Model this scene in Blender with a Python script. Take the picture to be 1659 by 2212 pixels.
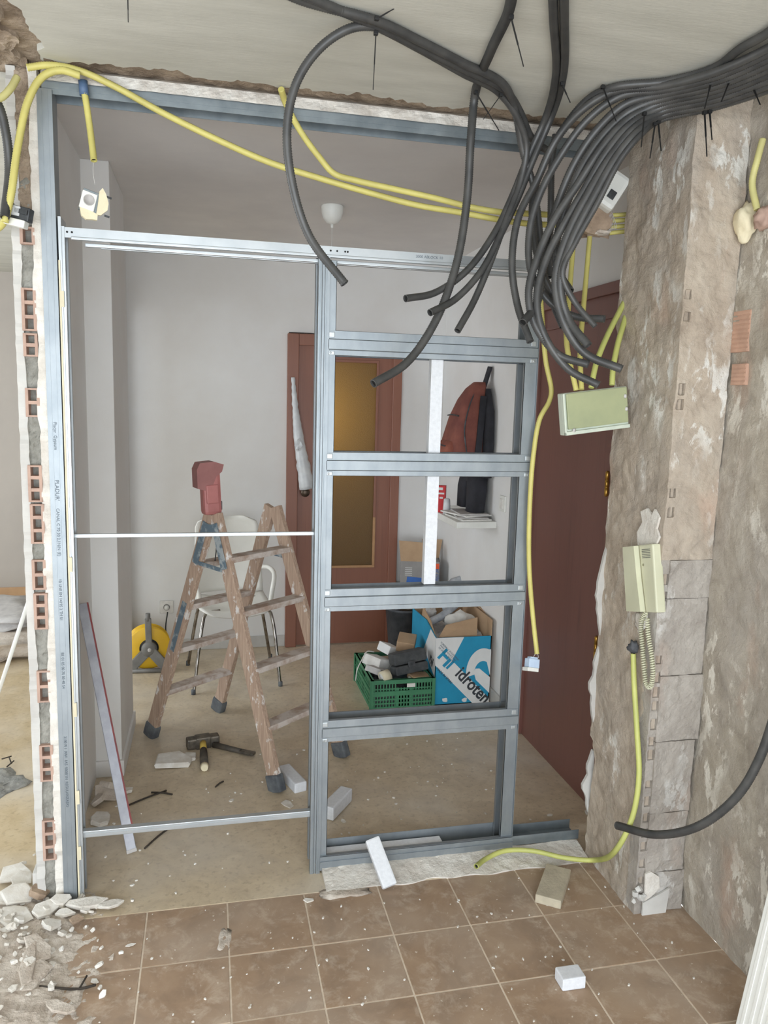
import bpy, bmesh, math, random
import numpy as np
from mathutils import Vector, Matrix, noise as mnoise, Euler

random.seed(7)
S = bpy.context.scene
for o in list(bpy.data.objects):
    bpy.data.objects.remove(o)
COL = S.collection

# ------------------------------------------------------------------ camera
CAM = Vector((-0.3543, -2.4357, 1.6151)); YAW, PITCH, ROLL, FPX = -0.226, -0.1422, 0.0276, 1663.6
def _basis():
    fw = Vector((-math.sin(YAW) * math.cos(PITCH), math.cos(YAW) * math.cos(PITCH), math.sin(PITCH)))
    rt = Vector((math.cos(YAW), math.sin(YAW), 0)); up = rt.cross(fw)
    return rt * math.cos(ROLL) + up * math.sin(ROLL), -rt * math.sin(ROLL) + up * math.cos(ROLL), fw
RT, UP, FW = _basis()
cd = bpy.data.cameras.new('camera'); cam = bpy.data.objects.new('camera', cd); COL.objects.link(cam)
cd.sensor_fit = 'VERTICAL'; cd.sensor_height = 36.0; cd.lens = FPX / 2212 * 36.0; cd.clip_start = 0.02
cam.matrix_world = Matrix(((RT.x, UP.x, -FW.x, CAM.x), (RT.y, UP.y, -FW.y, CAM.y), (RT.z, UP.z, -FW.z, CAM.z), (0, 0, 0, 1)))
S.camera = cam
def P(u, v, y=None, x=None, z=None):
    """the point of the place seen at photo position (u, v), at a known plane of the room"""
    r = FW + RT * ((u - 829.5) / FPX) + UP * ((1106 - v) / FPX)
    if y is not None: t = (y - CAM.y) / r.y
    elif x is not None: t = (x - CAM.x) / r.x
    else: t = (z - CAM.z) / r.z
    return CAM + r * t

# ------------------------------------------------------------------ world, daylight, exposure
W = bpy.data.worlds.new('overcast'); S.world = W; W.use_nodes = True
bg = W.node_tree.nodes['Background']; bg.inputs[0].default_value = (0.86, 0.93, 1.0, 1); bg.inputs[1].default_value = 6.6
S.view_settings.view_transform = 'Standard'; S.view_settings.look = 'None'
S.view_settings.gamma = 1.0; S.view_settings.use_curve_mapping = False
S.view_settings.exposure = 0.0
def portal(name, loc, rot, sx, sy):
    l = bpy.data.lights.new(name, 'AREA'); l.shape = 'RECTANGLE'; l.size = sx; l.size_y = sy
    l.cycles.is_portal = True
    o = bpy.data.objects.new(name, l); COL.objects.link(o); o.location = loc; o.rotation_euler = rot
    return o
WIN_R = (-3.2, 1.05, 0.0, 2.3)      # balcony window behind the camera: x0 x1 z0 z1 at y = -3.9
WIN_L = (0.2, 2.9, 0.5, 2.3)        # window of the left room: y0 y1 z0 z1 at x = -3.6
portal('daylight_balcony', ((WIN_R[0] + WIN_R[1]) / 2, -3.9, (WIN_R[2] + WIN_R[3]) / 2), (math.pi / 2, 0, 0), WIN_R[1] - WIN_R[0], WIN_R[3] - WIN_R[2])
portal('daylight_left_room', (-3.6, (WIN_L[0] + WIN_L[1]) / 2, (WIN_L[2] + WIN_L[3]) / 2), (0, -math.pi / 2, 0), WIN_L[3] - WIN_L[2], WIN_L[1] - WIN_L[0])

# ------------------------------------------------------------------ materials
MATS = {}
def srgb(c):
    return tuple(((v / 255) / 12.92 if v / 255 <= 0.04045 else (((v / 255) + 0.055) / 1.055) ** 2.4) for v in c) + (1,)
class NT:
    def __init__(s, name):
        s.m = bpy.data.materials.new(name); s.m.use_nodes = True
        s.t = s.m.node_tree; s.n = s.t.nodes; s.b = s.n['Principled BSDF']
        s.tc = s.n.new('ShaderNodeTexCoord'); MATS[name] = s.m
    def link(s, a, b): s.t.links.new(a, b)
    def mapping(s, scale=(1, 1, 1), coord='Object'):
        mp = s.n.new('ShaderNodeMapping'); mp.inputs['Scale'].default_value = scale
        s.link(s.tc.outputs[coord], mp.inputs[0]); return mp.outputs[0]
    def noise(s, vec, scale, detail=5, rough=0.6, dist=0.0):
        n = s.n.new('ShaderNodeTexNoise'); n.inputs['Scale'].default_value = scale; n.inputs['Detail'].default_value = detail
        n.inputs['Roughness'].default_value = rough; n.inputs['Distortion'].default_value = dist
        s.link(vec, n.inputs['Vector']); return n.outputs['Fac']
    def ramp(s, fac, stops, interp='LINEAR'):
        r = s.n.new('ShaderNodeValToRGB'); cr = r.color_ramp; cr.interpolation = interp
        while len(cr.elements) < len(stops): cr.elements.new(0.5)
        for e, (p, c) in zip(cr.elements, stops):
            e.position = p; e.color = srgb(c) if max(c) > 1 else tuple(c) + (1,)
        s.link(fac, r.inputs[0]); return r.outputs[0]
    def mix(s, fac, a, b):
        m = s.n.new('ShaderNodeMix'); m.data_type = 'RGBA'
        s.link(fac, m.inputs[0]) if not isinstance(fac, float) else setattr(m.inputs[0], 'default_value', fac)
        for k, v in ((6, a), (7, b)):
            if isinstance(v, tuple): m.inputs[k].default_value = srgb(v)
            else: s.link(v, m.inputs[k])
        return m.outputs[2]
    def bump(s, h, strength=0.3, dist=0.01):
        b = s.n.new('ShaderNodeBump'); b.inputs['Strength'].default_value = strength; b.inputs['Distance'].default_value = dist
        s.link(h, b.inputs['Height']); s.link(b.outputs[0], s.b.inputs['Normal'])
    def set(s, col=None, rough=None, metal=None):
        if col is not None:
            if isinstance(col, tuple): s.b.inputs['Base Color'].default_value = srgb(col)
            else: s.link(col, s.b.inputs['Base Color'])
        if rough is not None: s.b.inputs['Roughness'].default_value = rough
        if metal is not None: s.b.inputs['Metallic'].default_value = metal
        return s.m
def M(name, c1, c2=None, scale=8, rough=0.7, metal=0.0, bump=0.0, bscale=None, dist=0.004, stretch=(1, 1, 1), lo=0.35, hi=0.65):
    n = NT(name)
    if c2 is None: c2 = tuple(int(v * 0.9) for v in c1)
    v = n.mapping(stretch)
    f = n.noise(v, scale)
    n.set(n.ramp(f, [(lo, c1), (hi, c2)]), rough, metal)
    if bump: n.bump(n.noise(v, bscale or scale * 4), bump, dist)
    return n.m
M('plaster_white', (208, 206, 201), (190, 187, 182), 6, .85, bump=.15, bscale=60)
M('ceiling_paint', (200, 198, 188), (186, 184, 174), 2.5, .9, bump=.12, bscale=25, dist=.006, stretch=(1, 5, 1))
M('hall_ceiling_paint', (222, 218, 214), (212, 208, 205), 2.5, .9, bump=.08, bscale=60)
M('hall_paint', (230, 229, 227), (222, 219, 215), 1.6, .85, bump=.1, bscale=90)
M('left_paint', (176, 168, 159), (168, 160, 152), 1.6, .85, bump=.1, bscale=90)
M('raw_plaster', (230, 226, 218), (206, 198, 188), 14, .95, bump=.6, bscale=70, dist=.008)
M('torn_brown', (172, 155, 136), (130, 114, 98), 18, .95, bump=.8, bscale=60, dist=.01)
M('mortar', (164, 162, 154), (134, 132, 124), 30, .95, bump=.8, bscale=110, dist=.006)
M('terracotta', (192, 162, 146), (174, 146, 132), 20, .9, bump=.3, bscale=120, dist=.003)
M('skirting', (196, 160, 122), (184, 148, 112), 5, .4)
M('galvanised', (156, 162, 166), (143, 150, 155), 10, .5, .75, stretch=(2, 2, 1))
M('galvanised_dull', (154, 162, 166), (128, 137, 142), 9, .5, .75)
M('aluminium', (190, 194, 196), (178, 183, 186), 10, .42, .65)
M('conduit_black', (80, 79, 77), (60, 60, 60), 14, .4)
M('hole_shade', (14, 14, 14), None, 10, .8)  # near-black that paints the shade inside openings and conduit ends
M('zip_tie', (26, 26, 27), None, 10, .5)
M('conduit_yellow', (210, 200, 118), (194, 184, 108), 10, .5)
M('conduit_yellow_pale', (206, 199, 132), (188, 181, 124), 12, .55)
M('conduit_green', (198, 200, 116), (182, 186, 108), 10, .5)
M('tape_cream', (224, 214, 186), (212, 202, 174), 8, .8)
M('white_plastic', (236, 236, 230), (224, 224, 218), 6, .4)
M('blue_plastic', (84, 108, 142), None, 6, .5)
M('pale_blue_plastic', (198, 216, 236), (184, 202, 226), 30, .5)
M('ivory_plastic', (212, 211, 184), (200, 199, 172), 5, .4)
M('ivory_dark', (150, 146, 116), None, 5, .5)
M('box_green', (168, 172, 132), (152, 158, 124), 6, .55)
M('box_rim', (206, 212, 196), (190, 198, 184), 14, .6)
M('dark_grey_metal', (84, 86, 88), (52, 54, 56), 30, .5, .4)
M('cream_plaster', (236, 226, 196), (222, 210, 178), 18, .9, bump=.4, bscale=60)
M('polystyrene', (224, 226, 230), (214, 216, 220), 90, .8, bump=.3, bscale=320, dist=.002)
M('ladder_blue', (110, 128, 140), (176, 184, 186), 22, .5, .3, lo=.5, hi=.6)
M('rubber_foot', (74, 78, 84), (108, 112, 114), 16, .8)
M('tool_red', (178, 112, 108), (160, 100, 96), 10, .55)
M('tool_red_dark', (156, 104, 100), (142, 94, 90), 12, .6)
M('chair_white', (238, 236, 228), (230, 228, 220), 5, .35)
M('chrome', (176, 172, 166), (120, 112, 104), 20, .22, 1.0)
M('reel_yellow', (236, 190, 44), (222, 176, 40), 6, .45)
M('reel_grey', (122, 120, 116), (104, 102, 98), 14, .6)
M('black_cable', (36, 36, 36), None, 8, .5)
M('hammer_steel', (120, 112, 100), (76, 72, 66), 26, .5, .6)
M('handle_dark', (92, 84, 72), (66, 60, 54), 22, .7)
M('handle_yellow', (206, 176, 84), (190, 160, 74), 20, .6)
M('plaster_chunk', (232, 229, 223), (208, 200, 188), 16, .95, bump=.5, bscale=80)
M('brown_chunk', (178, 156, 134), (140, 120, 102), 18, .95, bump=.6, bscale=70)
M('level_alu', (158, 158, 162), (138, 138, 144), 14, .5, .5)
M('level_red', (140, 60, 58), (120, 54, 54), 14, .6)
M('crate_green', (72, 138, 100), (62, 122, 88), 7, .5)
M('carton', (182, 152, 120), (168, 138, 108), 9, .85)
M('carton_grey', (150, 146, 142), (138, 134, 132), 9, .8)
M('print_blue', (32, 148, 186), (28, 138, 176), 9, .7)
M('print_white', (226, 226, 224), (216, 216, 214), 9, .7)
M('print_dark', (56, 60, 66), None, 9, .7)
M('print_royal', (58, 104, 176), None, 9, .7)
M('print_orange', (236, 92, 50), None, 9, .7)
M('print_grey', (112, 122, 130), None, 9, .6)
M('bucket_black', (60, 62, 66), (82, 84, 88), 16, .7)
M('case_black', (58, 60, 62), (78, 80, 80), 24, .75, bump=.2, bscale=90)
M('backpack_red', (136, 80, 66), (112, 62, 54), 10, .8, bump=.3, bscale=60)
M('backpack_orange', (150, 88, 70), (124, 68, 56), 14, .8)
M('cloth_black', (40, 40, 44), (52, 52, 58), 12, .95, bump=.3, bscale=60)
M('cloth_grey', (92, 94, 98), (74, 76, 80), 12, .9)
M('paper', (232, 230, 224), (212, 208, 202), 20, .8)
M('paper_grey', (196, 192, 188), (176, 172, 170), 20, .8)
M('red_print', (204, 44, 48), (190, 38, 42), 9, .6)
M('clear_bag', (212, 214, 214), (190, 192, 194), 12, .35)
M('brass', (212, 168, 84), (170, 128, 60), 20, .3, .9)
M('dark_bronze', (92, 78, 66), None, 10, .35, .7)
M('putty', (190, 150, 110), (176, 134, 96), 12, .8)
M('dust_grey', (212, 202, 190), (184, 170, 156), 14, .98, bump=.8, bscale=60, dist=.01)
M('grey_rubble', (126, 126, 122), (176, 174, 168), 24, .98, bump=.8, bscale=60, dist=.01)
M('grout', (226, 210, 190), (206, 190, 170), 26, .95)
M('twig', (62, 54, 46), None, 20, .8)
M('block_beige', (196, 186, 164), (178, 168, 148), 26, .95, bump=.5, bscale=120, dist=.003)
M('bag_grey', (138, 142, 148), (176, 178, 182), 18, .5)
def m_wood(name, a, b, c, scale, rough, axis=(40, 40, 1.2)):
    n = NT(name); v = n.mapping(axis)
    f = n.noise(v, scale, 8, .62, 1.2)
    g = n.noise(n.mapping((3, 3, .6)), 3)
    n.set(n.mix(g, n.ramp(f, [(.3, a), (.5, b), (.72, c)]), n.ramp(f, [(.3, b), (.6, a), (.8, b)])), rough)
    n.bump(f, .08, .002); return n.m
m_wood('door_wood', (148, 100, 80), (134, 86, 68), (112, 70, 58), 1.2, .42)
m_wood('entrance_wood', (132, 92, 82), (120, 80, 72), (100, 68, 62), 1.2, .4)
m_wood('ladder_wood', (192, 156, 128), (168, 130, 104), (136, 104, 84), 2.2, .75, (60, 60, 2))
def m_ladder():
    n = NT('ladder_painted'); v = n.mapping((60, 60, 2)); f = n.noise(v, 2.2, 8, .62, 1.0)
    wood = n.ramp(f, [(.3, (198, 176, 154)), (.5, (178, 152, 132)), (.72, (150, 126, 110))])
    sp = n.noise(n.mapping((1, 1, .6)), 26, 4, .6)
    n.set(n.mix(n.ramp(sp, [(.585, (0, 0, 0)), (.64, (1, 1, 1))]), wood, (220, 214, 208)), .8); return n.m
m_ladder()
M('ladder_step', (206, 196, 188), (170, 148, 132), 16, .85, lo=.42, hi=.62)
def m_terrazzo(name, a, b, c, dark):
    n = NT(name); v = n.mapping()
    f = n.noise(v, 9, 8, .7, .6); d = n.noise(v, 48, 4, .6); l = n.noise(v, 2.1, 3, .5)
    base = n.ramp(f, [(.3, a), (.5, b), (.7, c)])
    base = n.mix(n.ramp(d, [(.54, (0, 0, 0)), (.70, (.5, .5, .5))]), base, dark)
    base = n.mix(n.ramp(l, [(.45, (0, 0, 0)), (.7, (.5, .5, .5))]), base, (214, 207, 196))
    n.set(base, .38); n.bump(n.noise(v, 40), .05, .002); return n.m
m_terrazzo('terrazzo', (216, 200, 174), (202, 185, 158), (184, 167, 142), (150, 132, 110))
m_terrazzo('terrazzo_left', (204, 186, 154), (192, 172, 138), (176, 156, 122), (146, 126, 98))
def m_tile():
    n = NT('clay_tile'); oi = n.n.new('ShaderNodeObjectInfo')
    add = n.n.new('ShaderNodeVectorMath'); add.operation = 'ADD'
    cx = n.n.new('ShaderNodeCombineXYZ'); mu = n.n.new('ShaderNodeMath'); mu.operation = 'MULTIPLY'; mu.inputs[1].default_value = 37.0
    n.link(oi.outputs['Random'], mu.inputs[0]); n.link(mu.outputs[0], cx.inputs[0]); n.link(mu.outputs[0], cx.inputs[1])
    n.link(n.tc.outputs['Object'], add.inputs[0]); n.link(cx.outputs[0], add.inputs[1]); v = add.outputs[0]
    f = n.noise(v, 6, 7, .65, .8); dust = n.noise(v, 13, 9, .75, .4); sp = n.noise(v, 60, 3, .5); big = n.noise(v, 3.2, 3, .5)
    base = n.ramp(f, [(.28, (174, 149, 124)), (.5, (161, 135, 111)), (.72, (138, 116, 96))])
    base = n.mix(n.ramp(big, [(.4, (0, 0, 0)), (.7, (.55, .55, .55))]), base, (180, 164, 148))
    base = n.mix(n.ramp(dust, [(.50, (0, 0, 0)), (.68, (.6, .6, .6))]), base, (206, 190, 172))
    base = n.mix(n.ramp(sp, [(.69, (0, 0, 0)), (.74, (.8, .8, .8))]), base, (224, 214, 200))
    n.set(base, .55); n.bump(f, .06, .003); return n.m
m_tile()
def m_masonry(name, a, b, c, white, orange):
    n = NT(name); v = n.mapping(); vs = n.mapping((1, 1, .45))
    f = n.noise(v, 9, 9, .72, .5); g = n.noise(vs, 3.2, 5, .6); w = n.noise(vs, 15, 7, .7, .3); wb = n.noise(vs, 4.6, 5, .6); o = n.noise(vs, 5.5, 4, .55)
    base = n.ramp(f, [(.28, c), (.48, b), (.7, a)])
    base = n.mix(n.ramp(g, [(.45, (0, 0, 0)), (.68, (.8, .8, .8))]), base, (172, 164, 155))
    base = n.mix(n.ramp(o, [(.58, (0, 0, 0)), (.72, tuple([orange] * 3))]), base, (196, 164, 144))
    mm = n.n.new('ShaderNodeMath'); mm.operation = 'MULTIPLY'
    n.link(n.ramp(w, [(.53, (0, 0, 0)), (.57, (1, 1, 1))]), mm.inputs[0]); n.link(n.ramp(wb, [(.47, (0, 0, 0)), (.58, (1, 1, 1))]), mm.inputs[1])
    base = n.mix(mm.outputs[0], base, white)
    n.set(base, .95)
    ad = n.n.new('ShaderNodeMath'); ad.operation = 'ADD'; n.link(n.noise(v, 30, 8, .7), ad.inputs[0]); n.link(f, ad.inputs[1])
    n.bump(ad.outputs[0], .7, .015); return n.m
m_masonry('masonry_brown', (204, 191, 174), (188, 173, 156), (162, 147, 131), (226, 222, 214), .6)
m_masonry('masonry_grey', (196, 188, 174), (176, 166, 151), (146, 136, 122), (222, 216, 204), .45)
m_masonry('masonry_block', (190, 183, 174), (174, 166, 157), (150, 142, 134), (206, 202, 196), .35)
M('ribbed_brick', (198, 160, 138), (180, 146, 126), 20, .9, bump=.3, bscale=60, dist=.003)
def m_glass():
    n = NT('amber_glass'); v = n.mapping(); f = n.noise(v, 160, 2, .5)
    tr = n.n.new('ShaderNodeBsdfTranslucent'); tr.inputs[0].default_value = srgb((202, 178, 124))
    gl = n.n.new('ShaderNodeBsdfPrincipled'); gl.inputs['Base Color'].default_value = srgb((96, 82, 62)); gl.inputs['Roughness'].default_value = .35
    b = n.n.new('ShaderNodeBump'); b.inputs['Strength'].default_value = .7; b.inputs['Distance'].default_value = .003; n.link(f, b.inputs['Height'])
    n.link(b.outputs[0], gl.inputs['Normal']); n.link(b.outputs[0], tr.inputs['Normal'])
    mx = n.n.new('ShaderNodeMixShader'); mx.inputs[0].default_value = .5
    n.link(tr.outputs[0], mx.inputs[1]); n.link(gl.outputs[0], mx.inputs[2])
    n.link(mx.outputs[0], n.n['Material Output'].inputs[0]); n.n.remove(n.b)
m_glass()

# ------------------------------------------------------------------ mesh helpers
OFF = {}      # parent object name -> world offset of its local origin
class MB:
    def __init__(s): s.v = []; s.f = []; s.sm = []
    def add(s, vs, fs, smooth=False):
        o = len(s.v); s.v += [Vector(p) for p in vs]; s.f += [tuple(i + o for i in f) for f in fs]; s.sm += [smooth] * len(fs); return s
    def box(s, a, b, mtx=None, bev=0.0):
        x0, y0, z0 = [min(p, q) for p, q in zip(a, b)]; x1, y1, z1 = [max(p, q) for p, q in zip(a, b)]
        if bev <= 0:
            vs = [(x0, y0, z0), (x1, y0, z0), (x1, y1, z0), (x0, y1, z0), (x0, y0, z1), (x1, y0, z1), (x1, y1, z1), (x0, y1, z1)]
            fs = [(0, 3, 2, 1), (4, 5, 6, 7), (0, 1, 5, 4), (1, 2, 6, 5), (2, 3, 7, 6), (3, 0, 4, 7)]
        else:
            bm = bmesh.new(); bmesh.ops.create_cube(bm, size=1)
            for v in bm.verts: v.co = Vector(((x0 + x1) / 2 + v.co.x * (x1 - x0), (y0 + y1) / 2 + v.co.y * (y1 - y0), (z0 + z1) / 2 + v.co.z * (z1 - z0)))
            bmesh.ops.bevel(bm, geom=list(bm.edges), offset=min(bev, .45 * min(x1 - x0, y1 - y0, z1 - z0)), segments=2, profile=.6, affect='EDGES')
            bm.verts.index_update(); vs = [v.co.copy() for v in bm.verts]; fs = [tuple(v.index for v in f.verts) for f in bm.faces]; bm.free()
        if mtx is not None: vs = [mtx @ Vector(p) for p in vs]
        return s.add(vs, fs)
    def beam(s, p, q, w, h, up=(0, 0, 1), bev=0.0):
        """box section from p to q: w across, h along the up-ish direction"""
        p, q = Vector(p), Vector(q); d = (q - p); L = d.length; d.normalize(); up = Vector(up)
        sd = d.cross(up)
        if sd.length < 1e-4: sd = d.cross(Vector((1, 0, 0)))
        sd.normalize(); u = sd.cross(d).normalized()
        m = Matrix(((sd.x, d.x, u.x, p.x), (sd.y, d.y, u.y, p.y), (sd.z, d.z, u.z, p.z), (0, 0, 0, 1)))
        return s.box((-w / 2, 0, -h / 2), (w / 2, L, h / 2), m, bev)
    def prism(s, poly, depth, mtx=None):
        """poly in local xy (ccw), extruded from z=0 to z=depth"""
        n = len(poly); vs = [Vector((x, y, 0)) for x, y in poly] + [Vector((x, y, depth)) for x, y in poly]
        fs = [tuple(range(n - 1, -1, -1)), tuple(range(n, 2 * n))] + [(i, (i + 1) % n, n + (i + 1) % n, n + i) for i in range(n)]
        if mtx is not None: vs = [mtx @ p for p in vs]
        return s.add(vs, fs)
    def tube(s, pts, r, seg=10, cap=True, closed_inner=None):
        pts = [Vector(p) for p in pts]; n = len(pts)
        rs = r if isinstance(r, (list, tuple)) else [r] * n
        t = (pts[1] - pts[0]).normalized(); a = t.cross(Vector((0, 0, 1)))
        if a.length < .05: a = t.cross(Vector((1, 0, 0)))
        a.normalize(); vs = []; fs = []
        cs = [(math.cos(2 * math.pi * k / seg), math.sin(2 * math.pi * k / seg)) for k in range(seg)]
        for i in range(n):
            t = (pts[min(i + 1, n - 1)] - pts[max(i - 1, 0)])
            if t.length < 1e-9: t = Vector((0, 0, 1))
            t.normalize(); a = (a - t * a.dot(t)).normalized(); b = t.cross(a); R = rs[i]; p = pts[i]
            for c, d in cs: vs.append(p + a * (c * R) + b * (d * R))
        for i in range(n - 1):
            for k in range(seg):
                fs.append((i * seg + k, i * seg + (k + 1) % seg, (i + 1) * seg + (k + 1) % seg, (i + 1) * seg + k))
        s.add(vs, fs, True)
        if cap:
            o = len(s.v) - len(vs)
            s.f += [tuple(o + k for k in range(seg - 1, -1, -1)), tuple(o + (n - 1) * seg + k for k in range(seg))]; s.sm += [False, False]
        return s
    def lathe(s, prof, seg=24, mtx=None, cap=True):
        n = len(prof); vs = []; fs = []
        for r, z in prof:
            for k in range(seg): a = 2 * math.pi * k / seg; vs.append(Vector((r * math.cos(a), r * math.sin(a), z)))
        for i in range(n - 1):
            for k in range(seg): fs.append((i * seg + k, i * seg + (k + 1) % seg, (i + 1) * seg + (k + 1) % seg, (i + 1) * seg + k))
        if cap:
            fs += [tuple(range(seg - 1, -1, -1)), tuple((n - 1) * seg + k for k in range(seg))]
        if mtx is not None: vs = [mtx @ p for p in vs]
        return s.add(vs, fs, seg > 8)
    def rock(s, c, size, seed, rough=.35, sub=2, flat=False, mtx=None):
        bm = bmesh.new(); bmesh.ops.create_icosphere(bm, subdivisions=sub, radius=1)
        sd = Vector((seed * 3.1, seed * 1.7, seed * .9))
        for v in bm.verts:
            k = 1 + rough * (mnoise.noise(v.co * 1.5 + sd) + .5 * mnoise.noise(v.co * 3.7 + sd))
            q = Vector((max(-.72, min(.72, v.co.x)), max(-.72, min(.72, v.co.y)), max(-.7, min(.7, v.co.z)))) * k if flat else v.co * k
            v.co = Vector((q.x * size[0], q.y * size[1], q.z * size[2]))
        if mtx is not None:
            for v in bm.verts: v.co = mtx.to_3x3() @ v.co
        bm.verts.index_update()
        s.add([v.co + Vector(c) for v in bm.verts], [tuple(v.index for v in f.verts) for f in bm.faces], not flat); bm.free(); return s
    def shard(s, c, size, seed, mtx=None):
        rng = random.Random(seed); n = rng.choice((5, 6, 6, 7)); an = sorted(2 * math.pi * (k + rng.uniform(-.32, .32)) / n for k in range(n))
        rr_ = [rng.uniform(.72, 1.1) for _ in range(n)]; vs = []
        for lev, sc in ((-1, .94), (.55, 1.0), (1, .9)):
            for a_, r_ in zip(an, rr_):
                q = Vector((math.cos(a_) * r_ * size[0] * (sc + rng.uniform(-.06, .06)), math.sin(a_) * r_ * size[1] * (sc + rng.uniform(-.06, .06)), size[2] * (lev + rng.uniform(-.15, .15))))
                vs.append((mtx @ q if mtx is not None else q) + Vector(c))
        fs = [tuple(range(n - 1, -1, -1)), tuple(range(2 * n, 3 * n))]
        for l_ in range(2): fs += [(l_ * n + k, l_ * n + (k + 1) % n, (l_ + 1) * n + (k + 1) % n, (l_ + 1) * n + k) for k in range(n)]
        return s.add(vs, fs)
    def rough_slab(s, fn, nu, nv, nrm, amp, thick, scale=6, seed=0.0, extra=None):
        """fn(a,b) -> point for a,b in 0..1; outer face pushed along nrm by noise, back face flat, rim closed"""
        nrm = Vector(nrm); vs = []; W_ = nu + 1
        for j in range(nv + 1):
            for i in range(nu + 1):
                p = Vector(fn(i / nu, j / nv)); q = p * scale + Vector((seed, seed * 2, seed * .5))
                h = amp * (mnoise.noise(q) + .5 * mnoise.noise(q * 2.3) + .3 * mnoise.noise(q * 5.1))
                if extra: h += extra(p)
                vs.append(p + nrm * h)
        nb = len(vs)
        for j in range(nv + 1):
            for i in range(nu + 1): vs.append(Vector(fn(i / nu, j / nv)) - nrm * thick)
        fs = []
        for j in range(nv):
            for i in range(nu):
                a = j * W_ + i; fs.append((a, a + 1, a + 1 + W_, a + W_)); fs.append((nb + a, nb + a + W_, nb + a + 1 + W_, nb + a + 1))
        rim = [i for i in range(nu + 1)] + [j * W_ + nu for j in range(1, nv + 1)] + [nv * W_ + i for i in range(nu - 1, -1, -1)] + [j * W_ for j in range(nv - 1, 0, -1)]
        for k in range(len(rim)):
            a, b = rim[k], rim[(k + 1) % len(rim)]; fs.append((b, a, nb + a, nb + b))
        return s.add(vs, fs, False)
    def build(s, name, mat, parent=None, world=True, loc=None, smooth=None, fix=True):
        me = bpy.data.meshes.new(name)
        off = Vector((0, 0, 0))
        if parent is not None: off = OFF.get(parent.name, Vector((0, 0, 0))) if world else Vector((0, 0, 0))
        elif loc is not None: off = Vector(loc)
        elif world:
            xs = [p.x for p in s.v]; ys = [p.y for p in s.v]; zs = [p.z for p in s.v]
            off = Vector(((min(xs) + max(xs)) / 2, (min(ys) + max(ys)) / 2, min(zs)))
        me.from_pydata([p - off for p in s.v], [], s.f)
        me.polygons.foreach_set('use_smooth', s.sm if smooth is None else [smooth] * len(s.f))
        if fix:
            bm = bmesh.new(); bm.from_mesh(me); bmesh.ops.recalc_face_normals(bm, faces=bm.faces); bm.to_mesh(me); bm.free()
        me.materials.append(MATS[mat]); me.update()
        o = bpy.data.objects.new(name, me); COL.objects.link(o)
        if parent is not None: o.parent = parent; OFF[o.name] = off
        else: o.location = off; OFF[o.name] = off
        return o
def tag(o, label, cat, group=None):
    o['label'] = label; o['category'] = cat
    if group: o['group'] = group
    return o
def struct(o, label=None):
    o['kind'] = 'structure'
    if label: o['label'] = label
    return o
def thing(name, label, cat, loc, group=None, rotz=0.0):
    o = bpy.data.objects.new(name, None); COL.objects.link(o); o.location = loc; o.rotation_euler = (0, 0, rotz)
    o.empty_display_size = .05; OFF[o.name] = Vector(loc); return tag(o, label, cat, group)
def share(src, name, loc, rot=(0, 0, 0), parent=None, scale=(1, 1, 1)):
    c = src.copy(); c.name = name; COL.objects.link(c); c.parent = parent
    c.location = loc; c.rotation_euler = rot; c.scale = scale; return c
def text(body, size, mtx, mat, parent, name='lettering', bold=0.0, shear=0.0, sx=1.0, align='CENTER', depth=.0004):
    cu = bpy.data.curves.new(name, 'FONT'); cu.body = body; cu.size = size; cu.align_x = align; cu.align_y = 'CENTER'
    cu.offset = bold; cu.shear = shear; cu.extrude = depth; cu.resolution_u = 3
    t = bpy.data.objects.new('tmp', cu); COL.objects.link(t)
    dg = bpy.context.evaluated_depsgraph_get(); me = bpy.data.meshes.new_from_object(t.evaluated_get(dg))
    bpy.data.objects.remove(t); bpy.data.curves.remove(cu)
    off = OFF.get(parent.name, Vector((0, 0, 0)))
    me.transform(Matrix.Diagonal((sx, 1, 1, 1))); me.transform(Matrix.Translation(-off) @ mtx)
    me.materials.clear(); me.materials.append(MATS[mat]); me.name = name
    o = bpy.data.objects.new(name, me); COL.objects.link(o); o.parent = parent; OFF[o.name] = off; return o
def frame_mtx(o, ex, ey):
    ex = Vector(ex).normalized(); ey = Vector(ey); ey = (ey - ex * ey.dot(ex)).normalized(); ez = ex.cross(ey); o = Vector(o)
    return Matrix(((ex.x, ey.x, ez.x, o.x), (ex.y, ey.y, ez.y, o.y), (ex.z, ey.z, ez.z, o.z), (0, 0, 0, 1)))
def spline(pts, step=.01):
    pts = [Vector(p) for p in pts]; q = [pts[0] * 2 - pts[1]] + pts + [pts[-1] * 2 - pts[-2]]; out = []
    for i in range(1, len(q) - 2):
        p0, p1, p2, p3 = q[i - 1], q[i], q[i + 1], q[i + 2]
        # centripetal Catmull-Rom
        t0 = 0; t1 = t0 + max(1e-4, (p1 - p0).length ** .5); t2 = t1 + max(1e-4, (p2 - p1).length ** .5); t3 = t2 + max(1e-4, (p3 - p2).length ** .5)
        n = max(2, int((p2 - p1).length / step))
        for k in range(n):
            t = t1 + (t2 - t1) * k / n
            A1 = p0 * ((t1 - t) / (t1 - t0)) + p1 * ((t - t0) / (t1 - t0)); A2 = p1 * ((t2 - t) / (t2 - t1)) + p2 * ((t - t1) / (t2 - t1)); A3 = p2 * ((t3 - t) / (t3 - t2)) + p3 * ((t - t2) / (t3 - t2))
            B1 = A1 * ((t2 - t) / (t2 - t0)) + A2 * ((t - t0) / (t2 - t0)); B2 = A2 * ((t3 - t) / (t3 - t1)) + A3 * ((t - t1) / (t3 - t1))
            out.append(B1 * ((t2 - t) / (t2 - t1)) + B2 * ((t - t1) / (t2 - t1)))
    out.append(pts[-1]); return out
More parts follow.
